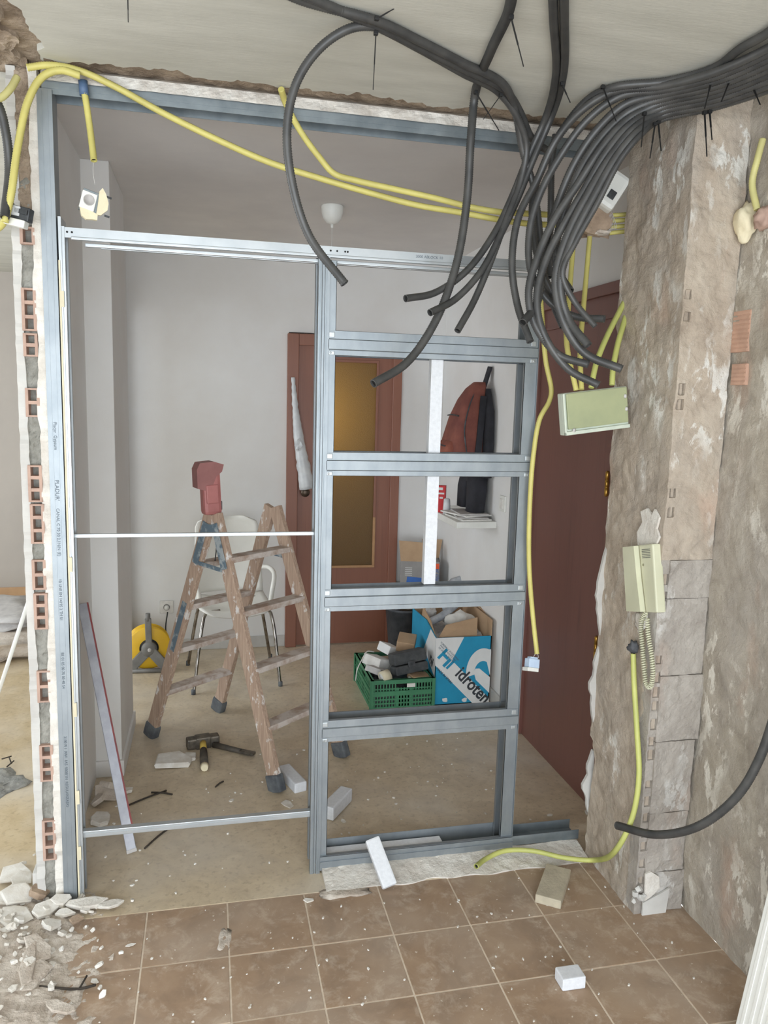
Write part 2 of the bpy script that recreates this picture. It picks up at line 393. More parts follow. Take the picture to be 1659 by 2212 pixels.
def resample(pts, step):
    out = [pts[0]]; acc = 0.0
    for a, b in zip(pts, pts[1:]):
        L = (b - a).length
        while acc + L >= step and L > 1e-9:
            f = (step - acc) / L; a = a + (b - a) * f; L = (b - a).length; out.append(a.copy()); acc = 0.0
        acc += L
    return out

# ------------------------------------------------------------------ the setting
H = 2.5; XR = 1.16; YB = 2.5
# tiled floor of the near room: bed, then every tile
mb = MB(); mb.box((-3.6, -3.9, -.12), (XR, -.105, -.0018)); floor = struct(mb.build('floor', 'grout', loc=(0, 0, 0)), 'brown clay tile floor with pale grout in the near room')
TS, GX, GY = .2472, -.5498, -.354
t0 = None
for i in range(-4, 7):
    for j in range(-1, 7):
        x0 = GX + i * TS; y1 = GY - j * TS; x1 = min(x0 + TS, XR)
        if i >= 6: x1 = XR
        if x1 - x0 < .02: continue
        full = abs(x1 - x0 - TS) < 1e-6
        if full and t0 is not None:
            c = share(t0, 'tile', (x0 + TS / 2, y1 - TS / 2, random.uniform(-.0008, .0004)), parent=floor)
            c.rotation_euler = (0, 0, random.choice([0, 1, 2, 3]) * math.pi / 2)
        else:
            w = x1 - x0; mb = MB(); mb.box((-w / 2 + .0026, -TS / 2 + .0026, -.01), (w / 2 - .0026, TS / 2 - .0026, 0), bev=.001)
            o = mb.build('tile', 'clay_tile', floor, world=False); o.location = ((x0 + x1) / 2, y1 - TS / 2, 0)
            if full: t0 = o
mb = MB(); mb.box((-.86, -.105, -.12), (XR + .1, YB + .1, 0)); struct(mb.build('floor_hall', 'terrazzo', loc=(0, 0, 0)), 'beige mottled terrazzo floor of the hall')
mb = MB(); mb.box((-3.6, -.105, -.12), (-.86, 4.1, -.001)); struct(mb.build('floor_left', 'terrazzo_left', loc=(0, 0, 0)), 'warm beige terrazzo floor of the left room')
# ceilings
def jag(n, a, b, base, amp, seed):
    out = []
    for k in range(n + 1):
        x = a + (b - a) * k / n
        out.append((x, base + amp * (mnoise.noise(Vector((x * 5, seed, 0))) + .6 * mnoise.noise(Vector((x * 17, seed, 3))) + .35 * mnoise.noise(Vector((x * 50, seed, 5))))))
    return out
edge = jag(190, XR, -.78, -.072, .052, 2.0)
mb = MB(); mb.prism([(-3.6, -3.9), (XR, -3.9)] + edge + [(-.78 + .03 * mnoise.noise(Vector((y_ * 9, 2, 1))) + .018 * mnoise.noise(Vector((y_ * 31, 2, 4))), y_) for y_ in np.linspace(-.05, -.95, 70)] + [(-3.6, -.96)], .018, Matrix.Translation((0, 0, H)))
ceil = struct(mb.build('ceiling', 'ceiling_paint', loc=(0, 0, H)), 'pale grey plaster ceiling of the near room with a broken edge')
mb = MB(); mb.rough_slab(lambda a, b: (-1.02 + a * 2.2, -1.0 + b * 1.12, H + .016), 190, 90, (0, 0, -1), .006, .05, 22, 1)
mb.build('slab', 'torn_brown', ceil)
mb = MB(); mb.box((-3.6, -3.9, H + .03), (-.9, 4.1, H + .1)); mb.box((-3.6, -.96, H), (-1.0, 4.1, H + .02)); mb.box((-1.0, .1, H), (-.9, 4.1, H + .02)); struct(mb.build('ceiling_left', 'ceiling_paint', loc=(0, 0, H)), 'ceiling of the left room')
mb = MB(); mb.box((-.9, .09, H), (XR + .1, YB + .1, H + .06)); struct(mb.build('ceiling_hall', 'hall_ceiling_paint', loc=(0, 0, H)), 'grey shadowed ceiling of the hall')
mb = MB(); mb.rough_slab(lambda a, b: (-.8 + a * 1.78, -.014 + .010 * b, 2.466 + b * .034), 170, 6, (0, -.8, -.4), .007, .09, 30, 4)
struct(mb.build('trim_1', 'raw_plaster', loc=(0, 0, 2.47)), 'ragged cream plaster line left above the ceiling track')
# right wall of near room, rough
def wall_hole(p):
    d = math.hypot(p.y + .33, p.z - 2.2); return -.0
mb = MB(); mb.rough_slab(lambda a, b: (1.152, -2.9 + a * 2.55, b * H), 130, 150, (-1, 0, 0), .013, .10, 5, 9)
wr = struct(mb.build('wall_right', 'masonry_grey', loc=(XR, 0, 0)), 'rough stripped masonry wall on the right')
mb = MB(); mb.box((1.152, -3.9, 0), (1.26, -2.9, H)); mb.build('plain_stretch', 'plaster_white', wr)
# stub of the old wall
mb = MB(); mb.box((1.02, -.36, 0), (1.2, -.055, H)); stub = struct(mb.build('wall_stub', 'masonry_grey', loc=(1.05, -.2, 0)), 'stripped masonry stub of the old wall')
def stub_left(a, b):
    z = b * H; yb = -.045 + .022 * (mnoise.noise(Vector((z * 4, 1.3, 0))) + .5 * mnoise.noise(Vector((z * 13, 4.1, 0)))) - (.03 if z < .45 else 0)
    return (.978 + .012 * max(0, (.12 - a) / .12) ** 2, -.395 + a * (yb + .395), z)
mb = MB(); mb.rough_slab(stub_left, 36, 260, (-1, 0, 0), .008, .012, 9, 3); mb.build('render_coat', 'masonry_brown', stub)
# hollow block ends along the corner: webs between open cells, with block faces in front
z = .0; k = 0
for h in [.14, .205, .24, .215, .245, .12]:
    z1 = z + h; x1 = 1.145 + random.uniform(-.02, .01); fy = -.405 + random.uniform(-.003, .003)
    mb = MB(); mb.rough_slab(lambda a, b, z=z, z1=z1, x1=x1, fy=fy: (1.003 + a * (x1 - 1.003), fy, z + .0012 + b * (z1 - z - .0024)), 18, 26, (0, -1, 0), .006, .035, 20, k * 3.3)
    mb.build('brick', 'masonry_block', stub)
    z = z1; k += 1
ZB = z
def corner_cut(p):
    """broken-open cells along the corner"""
    c = 0.0
    for zc, hh in CELLS:
        if abs(p.z - zc) < hh: c = max(c, (1 if .9845 < p.x < 1.004 else 0) * (1 - (abs(p.z - zc) / hh) ** 8))
    return -.045 * c
CELLS = []
zc = .06
while zc < 2.45:
    if mnoise.noise(Vector((zc * 7, 3, 3))) > (-.25 if zc < 1.0 else .12): CELLS.append((zc, random.uniform(.011, .017)))
    zc += random.uniform(.042, .062)
mb = MB(); mb.rough_slab(lambda a, b: (.976 + a * .030, -.402 + .003 * mnoise.noise(Vector((b * 40, a, 1))), b * ZB), 10, 300, (0, -1, 0), .003, .05, 22, 1.0, corner_cut); mb.build('brick_edge', 'masonry_block', stub)
mb = MB(); mb.rough_slab(lambda a, b: (.976 + a * .172, -.402, ZB + b * (H - ZB)), 52, 380, (0, -1, 0), .007, .05, 12, 1.0, corner_cut); mb.build('render_coat', 'masonry_brown', stub)
mb = MB()
for (za, zb) in ((.16, .40), (.48, .80), (.82, 1.14)):
    zs = np.linspace(za, zb, 14); poly = [(.99, z_) for z_ in zs[::-1]]
    left = []
    for q, z_ in enumerate(zs):
        t = math.sin(math.pi * q / 13); left.append((.982 - t * (.024 + .016 * mnoise.noise(Vector((z_ * 21, 7, 1)))), z_))
    mb.prism(left + poly, .012, frame_mtx((0, -.052, 0), (1, 0, 0), (0, 0, 1)))
mb.build('plaster_flake', 'plaster_white', stub)
for (u0, v0, u1, v1) in ((1577, 668, 1622, 762), (1577, 785, 1612, 832)):
    a = P(u0, v1, x=1.146); b = P(u1, v0, x=1.146); y0, y1 = sorted((a.y, b.y)); z0 = min(a.z, b.z); z1 = max(a.z, b.z)
    mb = MB(); n = max(3, int((z1 - z0) / .012))
    mb.box((1.147, y0, z0), (1.17, y1, z1))
    for q in range(n): mb.box((1.1455, y0 + .002, z0 + (z1 - z0) * (q + .1) / n), (1.15, y1 - .002, z0 + (z1 - z0) * (q + .75) / n))
    mb.build('brick', 'ribbed_brick', wr)
for (u, v, m_, sz, sd) in ((1562, 462, 'hole_shade', (.008, .028, .026), 1), (1566, 490, 'brown_chunk', (.02, .03, .035), 5), (1612, 482, 'cream_plaster', (.03, .035, .05), 8), (1650, 470, 'terracotta', (.02, .03, .03), 4)):
    p = P(u, v, x=1.14); mb = MB(); mb.rock(p, sz, sd, .5, 3); mb.build('plaster_lump' if m_ != 'hole_shade' else 'shade_lump', m_, wr)  # the near-black lump paints the shade of a recess in the wall
# crumbled foot of the stub and plaster left on it
def patch(poly, mat, name='plaster_patch', dep=.006):
    m = MB(); m.prism(poly, dep, frame_mtx((0, -.408, 0), (1, 0, 0), (0, 0, 1))); m.build(name, mat, stub)
patch([(1.0, .0), (1.085, .0), (1.092, .085), (1.06, .07), (1.035, .06), (1.0, .045)], 'plaster_white')
patch([(1.004, .05), (1.03, .065), (1.055, .09), (1.05, .13), (1.02, .15), (1.0, .145)], 'raw_plaster')
for q, (u, v, sz) in enumerate(((1372, 1930, .012), (1384, 1938, .014), (1368, 1945, .01), (1392, 1934, .009), (1380, 1920, .012))):
    p = P(u, v, y=-.412); mb = MB(); mb.shard((p.x, p.y, max(p.z, .008)), (sz, sz * .8, sz * .6), q + 3, Euler((q, q * .7, 0)).to_matrix()); mb.build('plaster_crumb', 'plaster_white', stub)
for pl_ in ([(1378, 1178), (1376, 1150), (1388, 1128), (1384, 1105), (1398, 1098), (1408, 1112), (1414, 1100), (1424, 1118), (1418, 1142), (1424, 1160), (1416, 1178)],):
    poly = []
    for u, v in pl_[::-1]: p = P(u, v, x=.968); poly.append((-p.y, p.z))
    m = MB(); m.prism(poly, .007, frame_mtx((.974, 0, 0), (0, -1, 0), (0, 0, 1))); m.build('plaster_patch', 'raw_plaster', stub)
# hall walls
mb = MB(); mb.box((-.86, YB, 0), (.14, YB + .12, H)); mb.box((.87, YB, 0), (XR + .1, YB + .12, H)); mb.box((.14, YB, 2.03), (.87, YB + .12, H))
wb = struct(mb.build('wall_hall_back', 'hall_paint', loc=(0, YB, 0)), 'white back wall of the hall')
mb = MB(); mb.box((XR, .97, 0), (XR + .12, YB, H)); mb.box((XR, -.06, 2.06), (XR + .12, .97, H)); mb.box((XR, -.06, 0), (XR + .12, .10, H)); struct(mb.build('wall_hall_right', 'hall_paint', loc=(XR, 1, 0)), 'white right wall of the hall')
mb = MB(); mb.box((-.86, .84, 0), (-.722, 1.36, H), bev=.004); struct(mb.build('wall_pier', 'hall_paint', loc=(-.79, 1.1, 0)), 'white pier standing out from the left wall of the hall')
for n_, a, b in (('baseboard_back', (-.84, YB - .012, 0), (.13, YB, .075)), ('baseboard_back_corner', (.88, YB - .012, 0), (XR, YB, .075)), ('baseboard_right', (XR - .012, .99, 0), (XR, YB - .012, .075))):
    mb = MB(); mb.box(a, b, bev=.003); struct(mb.build(n_, 'plaster_white'), None)
mb = MB(); mb.box((-.734, .85, 0), (-.712, 1.37, .07), bev=.002); mb.box((-.83, .826, 0), (-.712, .85, .07), bev=.002); struct(mb.build('baseboard_pier', 'hall_paint'))
# left brick partition: plaster coats, mortar core, brick ends
mb = MB(); mb.box((-.868, .055, 0), (-.842, 1.38, H)); mb.box((-.868, 1.38, 2.08), (-.842, YB, H)); mb.box((-.868, 2.32, 0), (-.842, YB, H)); wl = struct(mb.build('wall_left', 'mortar', loc=(-.855, .5, 0)), 'torn end of a thin hollow brick wall on the left')
def coat(x0, x1, seed, amp):
    m = MB(); n = 210
    L = []
    for q in range(n + 1):
        z_ = H * q / n
        L.append((z_, amp * (mnoise.noise(Vector((z_ * 6, seed, 0))) + .6 * mnoise.noise(Vector((z_ * 19, seed, 2))) + .4 * mnoise.noise(Vector((z_ * 55, seed, 4))))))
    return m, L
m, L = coat(0, 0, 3.0, .008)
vs = []; fs = []
for z_, h in L:
    xr = -.869 + h * .6; yy = .004 + .012 * mnoise.noise(Vector((z_ * 30, 1, 1)))
    vs += [(-.893, yy, z_), (xr, yy, z_), (xr, .06, z_), (-.893, .06, z_)]
for q in range(len(L) - 1):
    a = q * 4; b = a + 4
    for k in range(4): fs.append((a + k, a + (k + 1) % 4, b + (k + 1) % 4, b + k))
m.add(vs, fs); m.box((-.893, .055, 0), (-.866, 1.38, H)); m.box((-.893, 1.38, 2.08), (-.866, 2.32, H)); m.box((-.893, 2.32, 0), (-.866, YB + 1.5, H)); m.build('plaster_coat', 'plaster_white', wl)
m, L = coat(0, 0, 9.0, .007); vs = []; fs = []
for z_, h in L:
    xl = -.836 + h; yy = -.004 + .012 * mnoise.noise(Vector((z_ * 30, 5, 1)))
    vs += [(xl, yy, z_), (-.812, yy, z_), (-.812, .06, z_), (xl, .06, z_)]
for q in range(len(L) - 1):
    a = q * 4; b = a + 4
    for k in range(4): fs.append((a + k, a + (k + 1) % 4, b + (k + 1) % 4, b + k))
m.add(vs, fs); m.build('plaster_coat', 'raw_plaster', wl)
m = MB(); m.box((-.844, .06, 0), (-.826, 1.38, H)); m.box((-.844, 1.38, 2.08), (-.826, 2.32, H)); m.box((-.844, 2.32, 0), (-.826, YB, H)); m.build('paint_coat', 'hall_paint', wl)
def zpx(v): return P(90, v, y=0).z
BR = [(492, 530, 1), (624, 716, 3), (721, 771, 2), (839, 901, 2), (1005, 1084, 3), (1089, 1174, 3), (1209, 1273, 2), (1281, 1358, 3), (1449, 1517, 2), (1610, 1688, 3), (1773, 1859, 3)]
prev = zpx(330)
def mortar_lump(za, zb, sd):
    if zb - za < .006: return
    m = MB(); m.rough_slab(lambda a, b: (-.872 + a * .036, .012, za + b * (zb - za)), 8, max(3, int((zb - za) / .006)), (0, -1, 0), .007, .05, 40, sd); m.build('mortar_joint', 'mortar', wl)
for q, (va, vb, nh) in enumerate(BR):
    z1, z0 = zpx(va), zpx(vb); mortar_lump(z1, prev, q * 2.2)
    dx = random.uniform(-.003, .003); x0, x1 = -.871 + dx * .6, -.832 + dx * .6; y0 = random.uniform(-.009, -.003); w = .008
    m = MB(); m.box((x0, y0, z0), (x0 + w, .055, z1)); m.box((x1 - w, y0, z0), (x1, .055, z1))
    hh = (z1 - z0)
    for k in range(nh + 1):
        zc = z0 + hh * k / nh; m.box((x0 + w, y0 + .001, max(z0, zc - .005)), (x1 - w, .055, min(z1, zc + .005)))
    br = m.build('brick', 'terracotta', wl); prev = z0
    m = MB(); m.box((x0 + w, .03, z0 + .002), (x1 - w, .035, z1 - .002)); m.build('cell_back_plate', 'mortar', br)  # mortar-coloured back plate, added to lighten the dark cells
mortar_lump(.0, prev, 31)
mb = MB(); mb.rough_slab(lambda a, b: (-.872 + a * .04, .006, 2.12 + b * .38), 8, 60, (0, -1, 0), .012, .05, 25, 3); mb.build('torn_top', 'torn_brown', wl)
# torn return of the left wall near the ceiling
mb = MB(); mb.rough_slab(lambda a, b: (-.99 + a * .15 + .03 * mnoise.noise(Vector((b * 9, a, 2))), -.62 + b * .64, H + .002), 24, 70, (0, 0, -1), .018, .03, 14, 8); mb.build('torn_top', 'torn_brown', wl)
# left room far wall
mb = MB(); mb.box((-3.6, 4.0, 0), (-.9, 4.1, H)); struct(mb.build('wall_left_room', 'left_paint', loc=(-2, 4, 0)), 'beige far wall of the left room')
mb = MB(); mb.box((-3.6, 3.985, 0), (-.905, 4.0, .085), bev=.003); struct(mb.build('baseboard_left_room', 'skirting'))
# walls out of view: rear wall with balcony opening, left outer wall with window
mb = MB(); mb.box((-3.7, -4.0, 0), (WIN_R[0], -3.9, H + .1)); mb.box((WIN_R[1], -4.0, 0), (XR + .1, -3.9, H + .1)); mb.box((WIN_R[0], -4.0, WIN_R[3]), (WIN_R[1], -3.9, H + .1)); struct(mb.build('wall_rear', 'plaster_white', loc=(-1, -3.95, 0)))
mb = MB(); mb.box((-3.7, -3.9, 0), (-3.6, WIN_L[0], H + .1)); mb.box((-3.7, WIN_L[1], 0), (-3.6, 4.1, H + .1)); mb.box((-3.7, WIN_L[0], 0), (-3.6, WIN_L[1], WIN_L[2])); mb.box((-3.7, WIN_L[0], WIN_L[3]), (-3.6, WIN_L[1], H + .1)); struct(mb.build('wall_outer', 'plaster_white', loc=(-3.65, 0, 0)))
# sill of broken plaster under the frame
mb = MB(); mb.rough_slab(lambda a, b: (.02 + a * .955, -.112 + b * .11 + (1 - b) * .022 * mnoise.noise(Vector((a * 9, 1, 1))), .003 + .02 * b), 110, 14, (0, 0, 1), .0035, .02, 18, 2)
struct(mb.build('trim_2', 'raw_plaster', loc=(.5, -.05, 0)), 'crumbled white plaster strip under the metal frame')

# doors of the hall
door1 = struct(thing('door_1', 'reddish wooden hall door with a frosted amber glass panel', 'door', (.5, YB, 0))); del door1['category']
X0, X1 = .145, .862
m = MB(); m.box((X0 - .015, 2.455, 0), (X0 + .055, 2.60, 2.02), bev=.004); m.box((X1 - .055, 2.455, 0), (X1 + .005, 2.60, 2.02), bev=.004); m.box((X0 + .055, 2.455, 1.95), (X1 - .055, 2.60, 2.02), bev=.004); m.build('door_frame', 'door_wood', door1)
gx0, gx1, gz0, gz1 = .315, .705, .535, 1.86
m = MB(); m.box((X0 + .055, 2.475, .01), (gx0, 2.51, 1.95)); m.box((gx1, 2.475, .01), (X1 - .055, 2.51, 1.95)); m.box((gx0, 2.475, .01), (gx1, 2.51, gz0)); m.box((gx0, 2.475, gz1), (gx1, 2.51, 1.95)); leaf = m.build('door_leaf', 'door_wood', door1)
m = MB(); m.box((gx0 - .005, 2.488, gz0 - .005), (gx1 + .005, 2.494, gz1 + .005)); m.build('glass_pane', 'amber_glass', leaf)
m = MB()
for a, b in (((gx0 - .012, 2.468, gz0 - .012), (gx1 + .012, 2.478, gz0 + .004)), ((gx1 - .004, 2.468, gz0 + .004), (gx1 + .012, 2.478, .86)),): m.box(a, b, bev=.002)
m.build('putty_bead', 'putty', leaf)
m = MB()
for a, b in (((gx0 - .012, 2.466, gz0 + .004), (gx0 + .004, 2.478, gz1 + .012)), ((gx1 - .004, 2.466, .86), (gx1 + .012, 2.478, gz1 + .012)), ((gx0, 2.466, gz1 - .004), (gx1, 2.478, gz1 + .012))): m.box(a, b, bev=.002)
m.build('glazing_bead', 'door_wood', leaf)
m = MB(); m.lathe([(.012, 0), (.012, .03), (.026, .036), (.03, .05), (.026, .062), (.01, .066)], 20, frame_mtx((.245, 2.475, 1.03), (1, 0, 0), (0, 0, 1)))
m.build('door_knob', 'dark_bronze', leaf)
# unlit room behind the glass door with its own warm lamp
mb = MB(); mb.box((-.6, 4.4, 0), (1.6, 4.5, H)); mb.box((-.7, YB + .12, 0), (-.6, 4.5, H)); mb.box((1.6, YB + .12, 0), (1.7, 4.5, H)); mb.box((-.7, YB + .12, H), (1.7, 4.5, H + .06)); struct(mb.build('wall_beyond', 'left_paint', loc=(.5, 3.5, 0)))
mb = MB(); mb.box((-.7, YB + .12, -.1), (1.7, 4.5, 0)); struct(mb.build('floor_beyond', 'terrazzo', loc=(.5, 3.5, 0)))
l = bpy.data.lights.new('lamp_beyond', 'POINT'); l.energy = 24; l.color = (1, .93, .78); l.shadow_soft_size = .12
o = bpy.data.objects.new('lamp_beyond', l); COL.objects.link(o); o.location = (.24, 2.86, 1.52)

door2 = struct(thing('door_2', 'dark reddish wooden entrance door on the right wall', 'door', (XR, .5, 0))); del door2['category']
m = MB(); m.box((XR - .004, .12, 0), (XR + .04, .95, 2.045)); leaf = m.build('door_leaf', 'entrance_wood', door2)
m = MB(); m.box((XR - .02, .95, 0), (XR + .02, 1.0, 2.09), bev=.004); m.box((XR - .02, .02, 2.045), (XR + .02, .95, 2.09), bev=.004); m.box((XR - .02, .02, 0), (XR + .02, .10, 2.045), bev=.004); m.build('door_frame', 'entrance_wood', door2)
m = MB(); m.box((XR - .012, .12, 1.955), (XR, .95, 1.965)); m.build('groove_moulding', 'entrance_wood', leaf)
for z_ in (1.16, .55):
    p = P(1312 if z_ > 1 else 1288, 1045 if z_ > 1 else 1400, x=XR - .012); m = MB(); m.lathe([(.004, -.05), (.008, -.045), (.008, -.016), (.006, -.015), (.008, -.014), (.008, .014), (.006, .015), (.008, .016), (.008, .045), (.004, .05)], 12, Matrix.Translation((XR - .014, p.y, p.z))); m.build('hinge', 'brass', leaf)

# ------------------------------------------------------------------ metal framing
def channel_y(m, x0, x1, y0, y1, z0, z1, t=.0018, open_down=True):
    """U track along x"""
    if open_down:
        m.box((x0, y0, z1 - t), (x1, y1, z1)); m.box((x0, y0, z0), (x1, y0 + t, z1 - t)); m.box((x0, y1 - t, z0), (x1, y1, z1 - t))
    else:
        m.box((x0, y0, z0), (x1, y1, z0 + t)); m.box((x0, y0, z0 + t), (x1, y0 + t, z1)); m.box((x0, y1 - t, z0 + t), (x1, y1, z1))
    return m
m = MB(); channel_y(m, -.80, .97, .0, .072, 2.436, 2.471); m.box((-.80, -.0015, 2.450), (.97, .0, 2.456))
tag(m.build('ceiling_track', 'galvanised_dull'), 'long galvanised steel track fixed along the top of the opening', 'metal track')
stud = thing('wall_stud', 'tall galvanised stud with printed lettering against the torn brick wall', 'metal stud', (-.79, 0, 0))
m = MB(); m.box((-.812, -.012, 0), (-.772, -.0105, 2.445)); m.box((-.812, -.0105, 0), (-.8105, .06, 2.445)); m.box((-.7735, -.0105, 0), (-.772, .06, 2.445)); m.build('channel', 'galvanised', stud)
m = MB()
for xx in (-.800, -.784): m.box((xx - .0012, -.0128, 0), (xx + .0012, -.012, 2.44))
m.build('rib', 'galvanised', stud)
T = frame_mtx((-.7925, -.0131, 0), (0, 0, -1), (1, 0, 0))
def stext(s_, z_, sz): text(s_, sz, Matrix.Translation((0, 0, z_)) @ T, 'print_grey', stud, sx=1.0, align='LEFT')
stext('Placyr  Gypsum', 1.53, .013); stext("PLADUR'", 1.36, .016); stext('CANAL C 70 30 2.1N/N (E)', 1.275, .0125); stext('18 UNE EN 14195 2 TH 01', 1.06, .0115); stext('BE 01 05 00 70 00 48 54', .83, .0115); stext('210010 1 300/1 1A5  0008/1N  REGULARIZADO', .56, .0115)

pf = thing('pocket_door_frame', 'galvanised sliding pocket door frame with open rails standing in the doorway', 'door frame', (0, .04, 0))
FR = pf
# left jamb
m = MB(); m.box((-.768, -.006, 0), (-.760, .075, 2.11)); m.box((-.760, -.002, 0), (-.752, .012, 2.085)); m.box((-.760, .05, 0), (-.752, .066, 2.085)); m.build('jamb', 'aluminium', FR)
m = MB(); m.box((-.7605, .012, 0), (-.757, .05, 2.08)); m.build('jamb_channel', 'galvanised_dull', FR)
m = MB(); m.box((-.7695, -.0085, .0), (-.7645, -.006, 1.99)); 
for z_ in (.33, .62, 1.08, 1.86, .14): m.box((-.7695, -.009, z_), (-.757, -.006, z_ + .045))
m.build('masking_tape', 'tape_cream', FR)
# header rail: upper angle and twin slides
m = MB(); m.box((-.760, .0, 2.055), (.735, .004, 2.083)); m.box((-.760, .004, 2.079), (.735, .068, 2.083)); m.box((-.735, -.003, 2.050), (.735, .012, 2.0585), bev=.002); m.box((-.70, .016, 2.036), (.72, .030, 2.046), bev=.002); m.box((-.66, .038, 2.036), (.70, .052, 2.046), bev=.002); m.build('header_rail', 'aluminium', FR)
m = MB()
for x_ in (-.745, -.732, .015, .035, .06, .068): m.lathe([(.003, 0), (.003, .001)], 8, frame_mtx((x_, -.0005, 2.07), (1, 0, 0), (0, 0, 1)))
m.build('screw_hole', 'hole_shade', FR)
text('2000 ABLOCK 10', .012, frame_mtx((.33, -.0008, 2.071), (1, 0, 0), (0, 0, 1)), 'print_grey', FR)
# meeting posts (front pair)
for k, (y0, y1) in enumerate(((-.006, .020), (.052, .078))):
    m = MB(); m.box((-.022, y0, .0 if k == 0 else .02), (-.010, y1, 2.055), bev=.0015); m.box((-.009, y0 + .003, .0), (-.002, y1, 2.055)); m.box((-.001, y0, .0), (.012, y0 + .0015, 2.05)); m.box((.012, y0, .012), (.0135, y0 + .016, 2.05)); m.build('post', 'galvanised', FR)
    m = MB(); m.box((-.0155, y0 - .0012, .01), (-.0135, y0, 2.05)); m.box((.003, y0 - .001, .01), (.005, y0, 2.05)); m.build('post_rib', 'galvanised_dull', FR)
    ya = .0008 if k == 0 else .0712
    m = MB(); m.box((.672, ya, .012), (.715, ya + .0015, 1.90)); m.box((.7155, min(y0, ya), .01), (.717, max(y1, ya), 1.90)); m.box((.672, ya, .012), (.6735, ya + (.012 if k == 0 else -.012), 1.90)); m.build('post', 'galvanised', FR)
    m = MB(); m.box((.0135, ya, .012), (.036, ya + .0015, 2.04)); m.box((.0345, ya, .012), (.036, ya + (.012 if k == 0 else -.012), 2.04)); m.build('post_flange', 'galvanised', FR)
# cross rails: hat profiles front and back
FRONT = [(1.8021, 1), (1.4224, 1), (.9739, 1), (.5211, 1)]
for k, (y0, sgn) in enumerate(((-.006, 1), (.078, -1))):
    for zc, _ in FRONT:
        m = MB(); f = lambda a: y0 + sgn * a
        x0, x1 = .012, .7145
        prof = [(.028, .012), (.026, .012), (.006, .006), (.004, 0), (-.028, 0), (-.030, .006), (-.050, .006), (-.052, .012), (-.054, .012)]
        prof = [(.030, .014), (.028, .005), (.004, .005), (.001, 0), (-.028, 0), (-.031, .005), (-.046, .005), (-.048, .014)]
        for xa, xb in ((x0, x1),):
            vs = []; n = len(prof)
            for xx in (xa, xb):
                for dz, dy in prof: vs.append((xx, f(dy), zc + dz))
                for dz, dy in prof[::-1]: vs.append((xx, f(dy + .0016), zc + dz))
            N = 2 * n; fs = [(i, (i + 1) % N, N + (i + 1) % N, N + i) for i in range(N)] + [tuple(range(N - 1, -1, -1)), tuple(range(N, 2 * N))]
            m.add(vs, fs)
        r_ = m.build('cross_rail', 'galvanised', FR)
        if k == 0:
            m = MB(); m.box((.014, f(.002), zc + .008), (.032, f(.0062), zc + .024), bev=.002); m.box((.014, f(.002), zc - .046), (.032, f(.0062), zc - .034), bev=.002); m.box((.69, f(.002), zc + .008), (.707, f(.0062), zc + .024), bev=.002); m.box((.69, f(.002), zc - .046), (.707, f(.0062), zc - .034), bev=.002); m.build('crimp_tab', 'aluminium', r_)
            m = MB()
            for xx in (.019, .702):
                for zz in (zc - .040,): m.lathe([(.0034, 0), (.0034, .001), (.002, .0018)], 10, frame_mtx((xx, f(.002), zz), (1, 0, 0), (0, 0, 1)))
            m.build('rivet', 'aluminium', r_)
# floor rails of the pocket
m = MB(); m.box((.012, -.010, .012), (.717, -.0085, .062)); m.box((.012, -.014, .040), (.717, -.010, .046)); m.box((.012, .0765, .012), (.717, .078, .075)); m.box((.012, -.0085, .012), (.717, .0765, .014)); m.box((.012, -.006, .062), (.717, .008, .0635)); m.build('bottom_track', 'galvanised', FR)
for z_, r_ in ((1.1849, .006), (.2122, .011)):
    m = MB(); m.box((-.758, .024 - r_, z_ - r_), (-.01, .024 + r_, z_ + r_), bev=.002); m.box((-.758, .024 - r_ - .002, z_ - .002), (-.01, .024 - r_, z_ + .002)); m.build('spacer_bar', 'aluminium', FR)
m = MB(); channel_y(m, .718, .982, -.002, .074, .024, .060, open_down=False)
tag(m.build('floor_track', 'galvanised_dull'), 'short dusty galvanised floor track beside the masonry stub', 'metal track')
# polystyrene strips in the pocket
a = P(915, 1262, y=.03); 
m = MB(); m.box((P(915, 1200, y=.03).x, .016, 1.006), (P(940, 1200, y=.03).x, .046, 1.80), bev=.002); tag(m.build('polystyrene_strip', 'polystyrene'), 'tall white polystyrene strip standing upright inside the pocket frame', 'foam strip')
m = MB(); m.box((.03, .020, .0145), (.46, .060, .055), bev=.003); tag(m.build('polystyrene_strip', 'polystyrene'), 'long white polystyrene strip lying in the bottom track of the frame', 'foam strip')

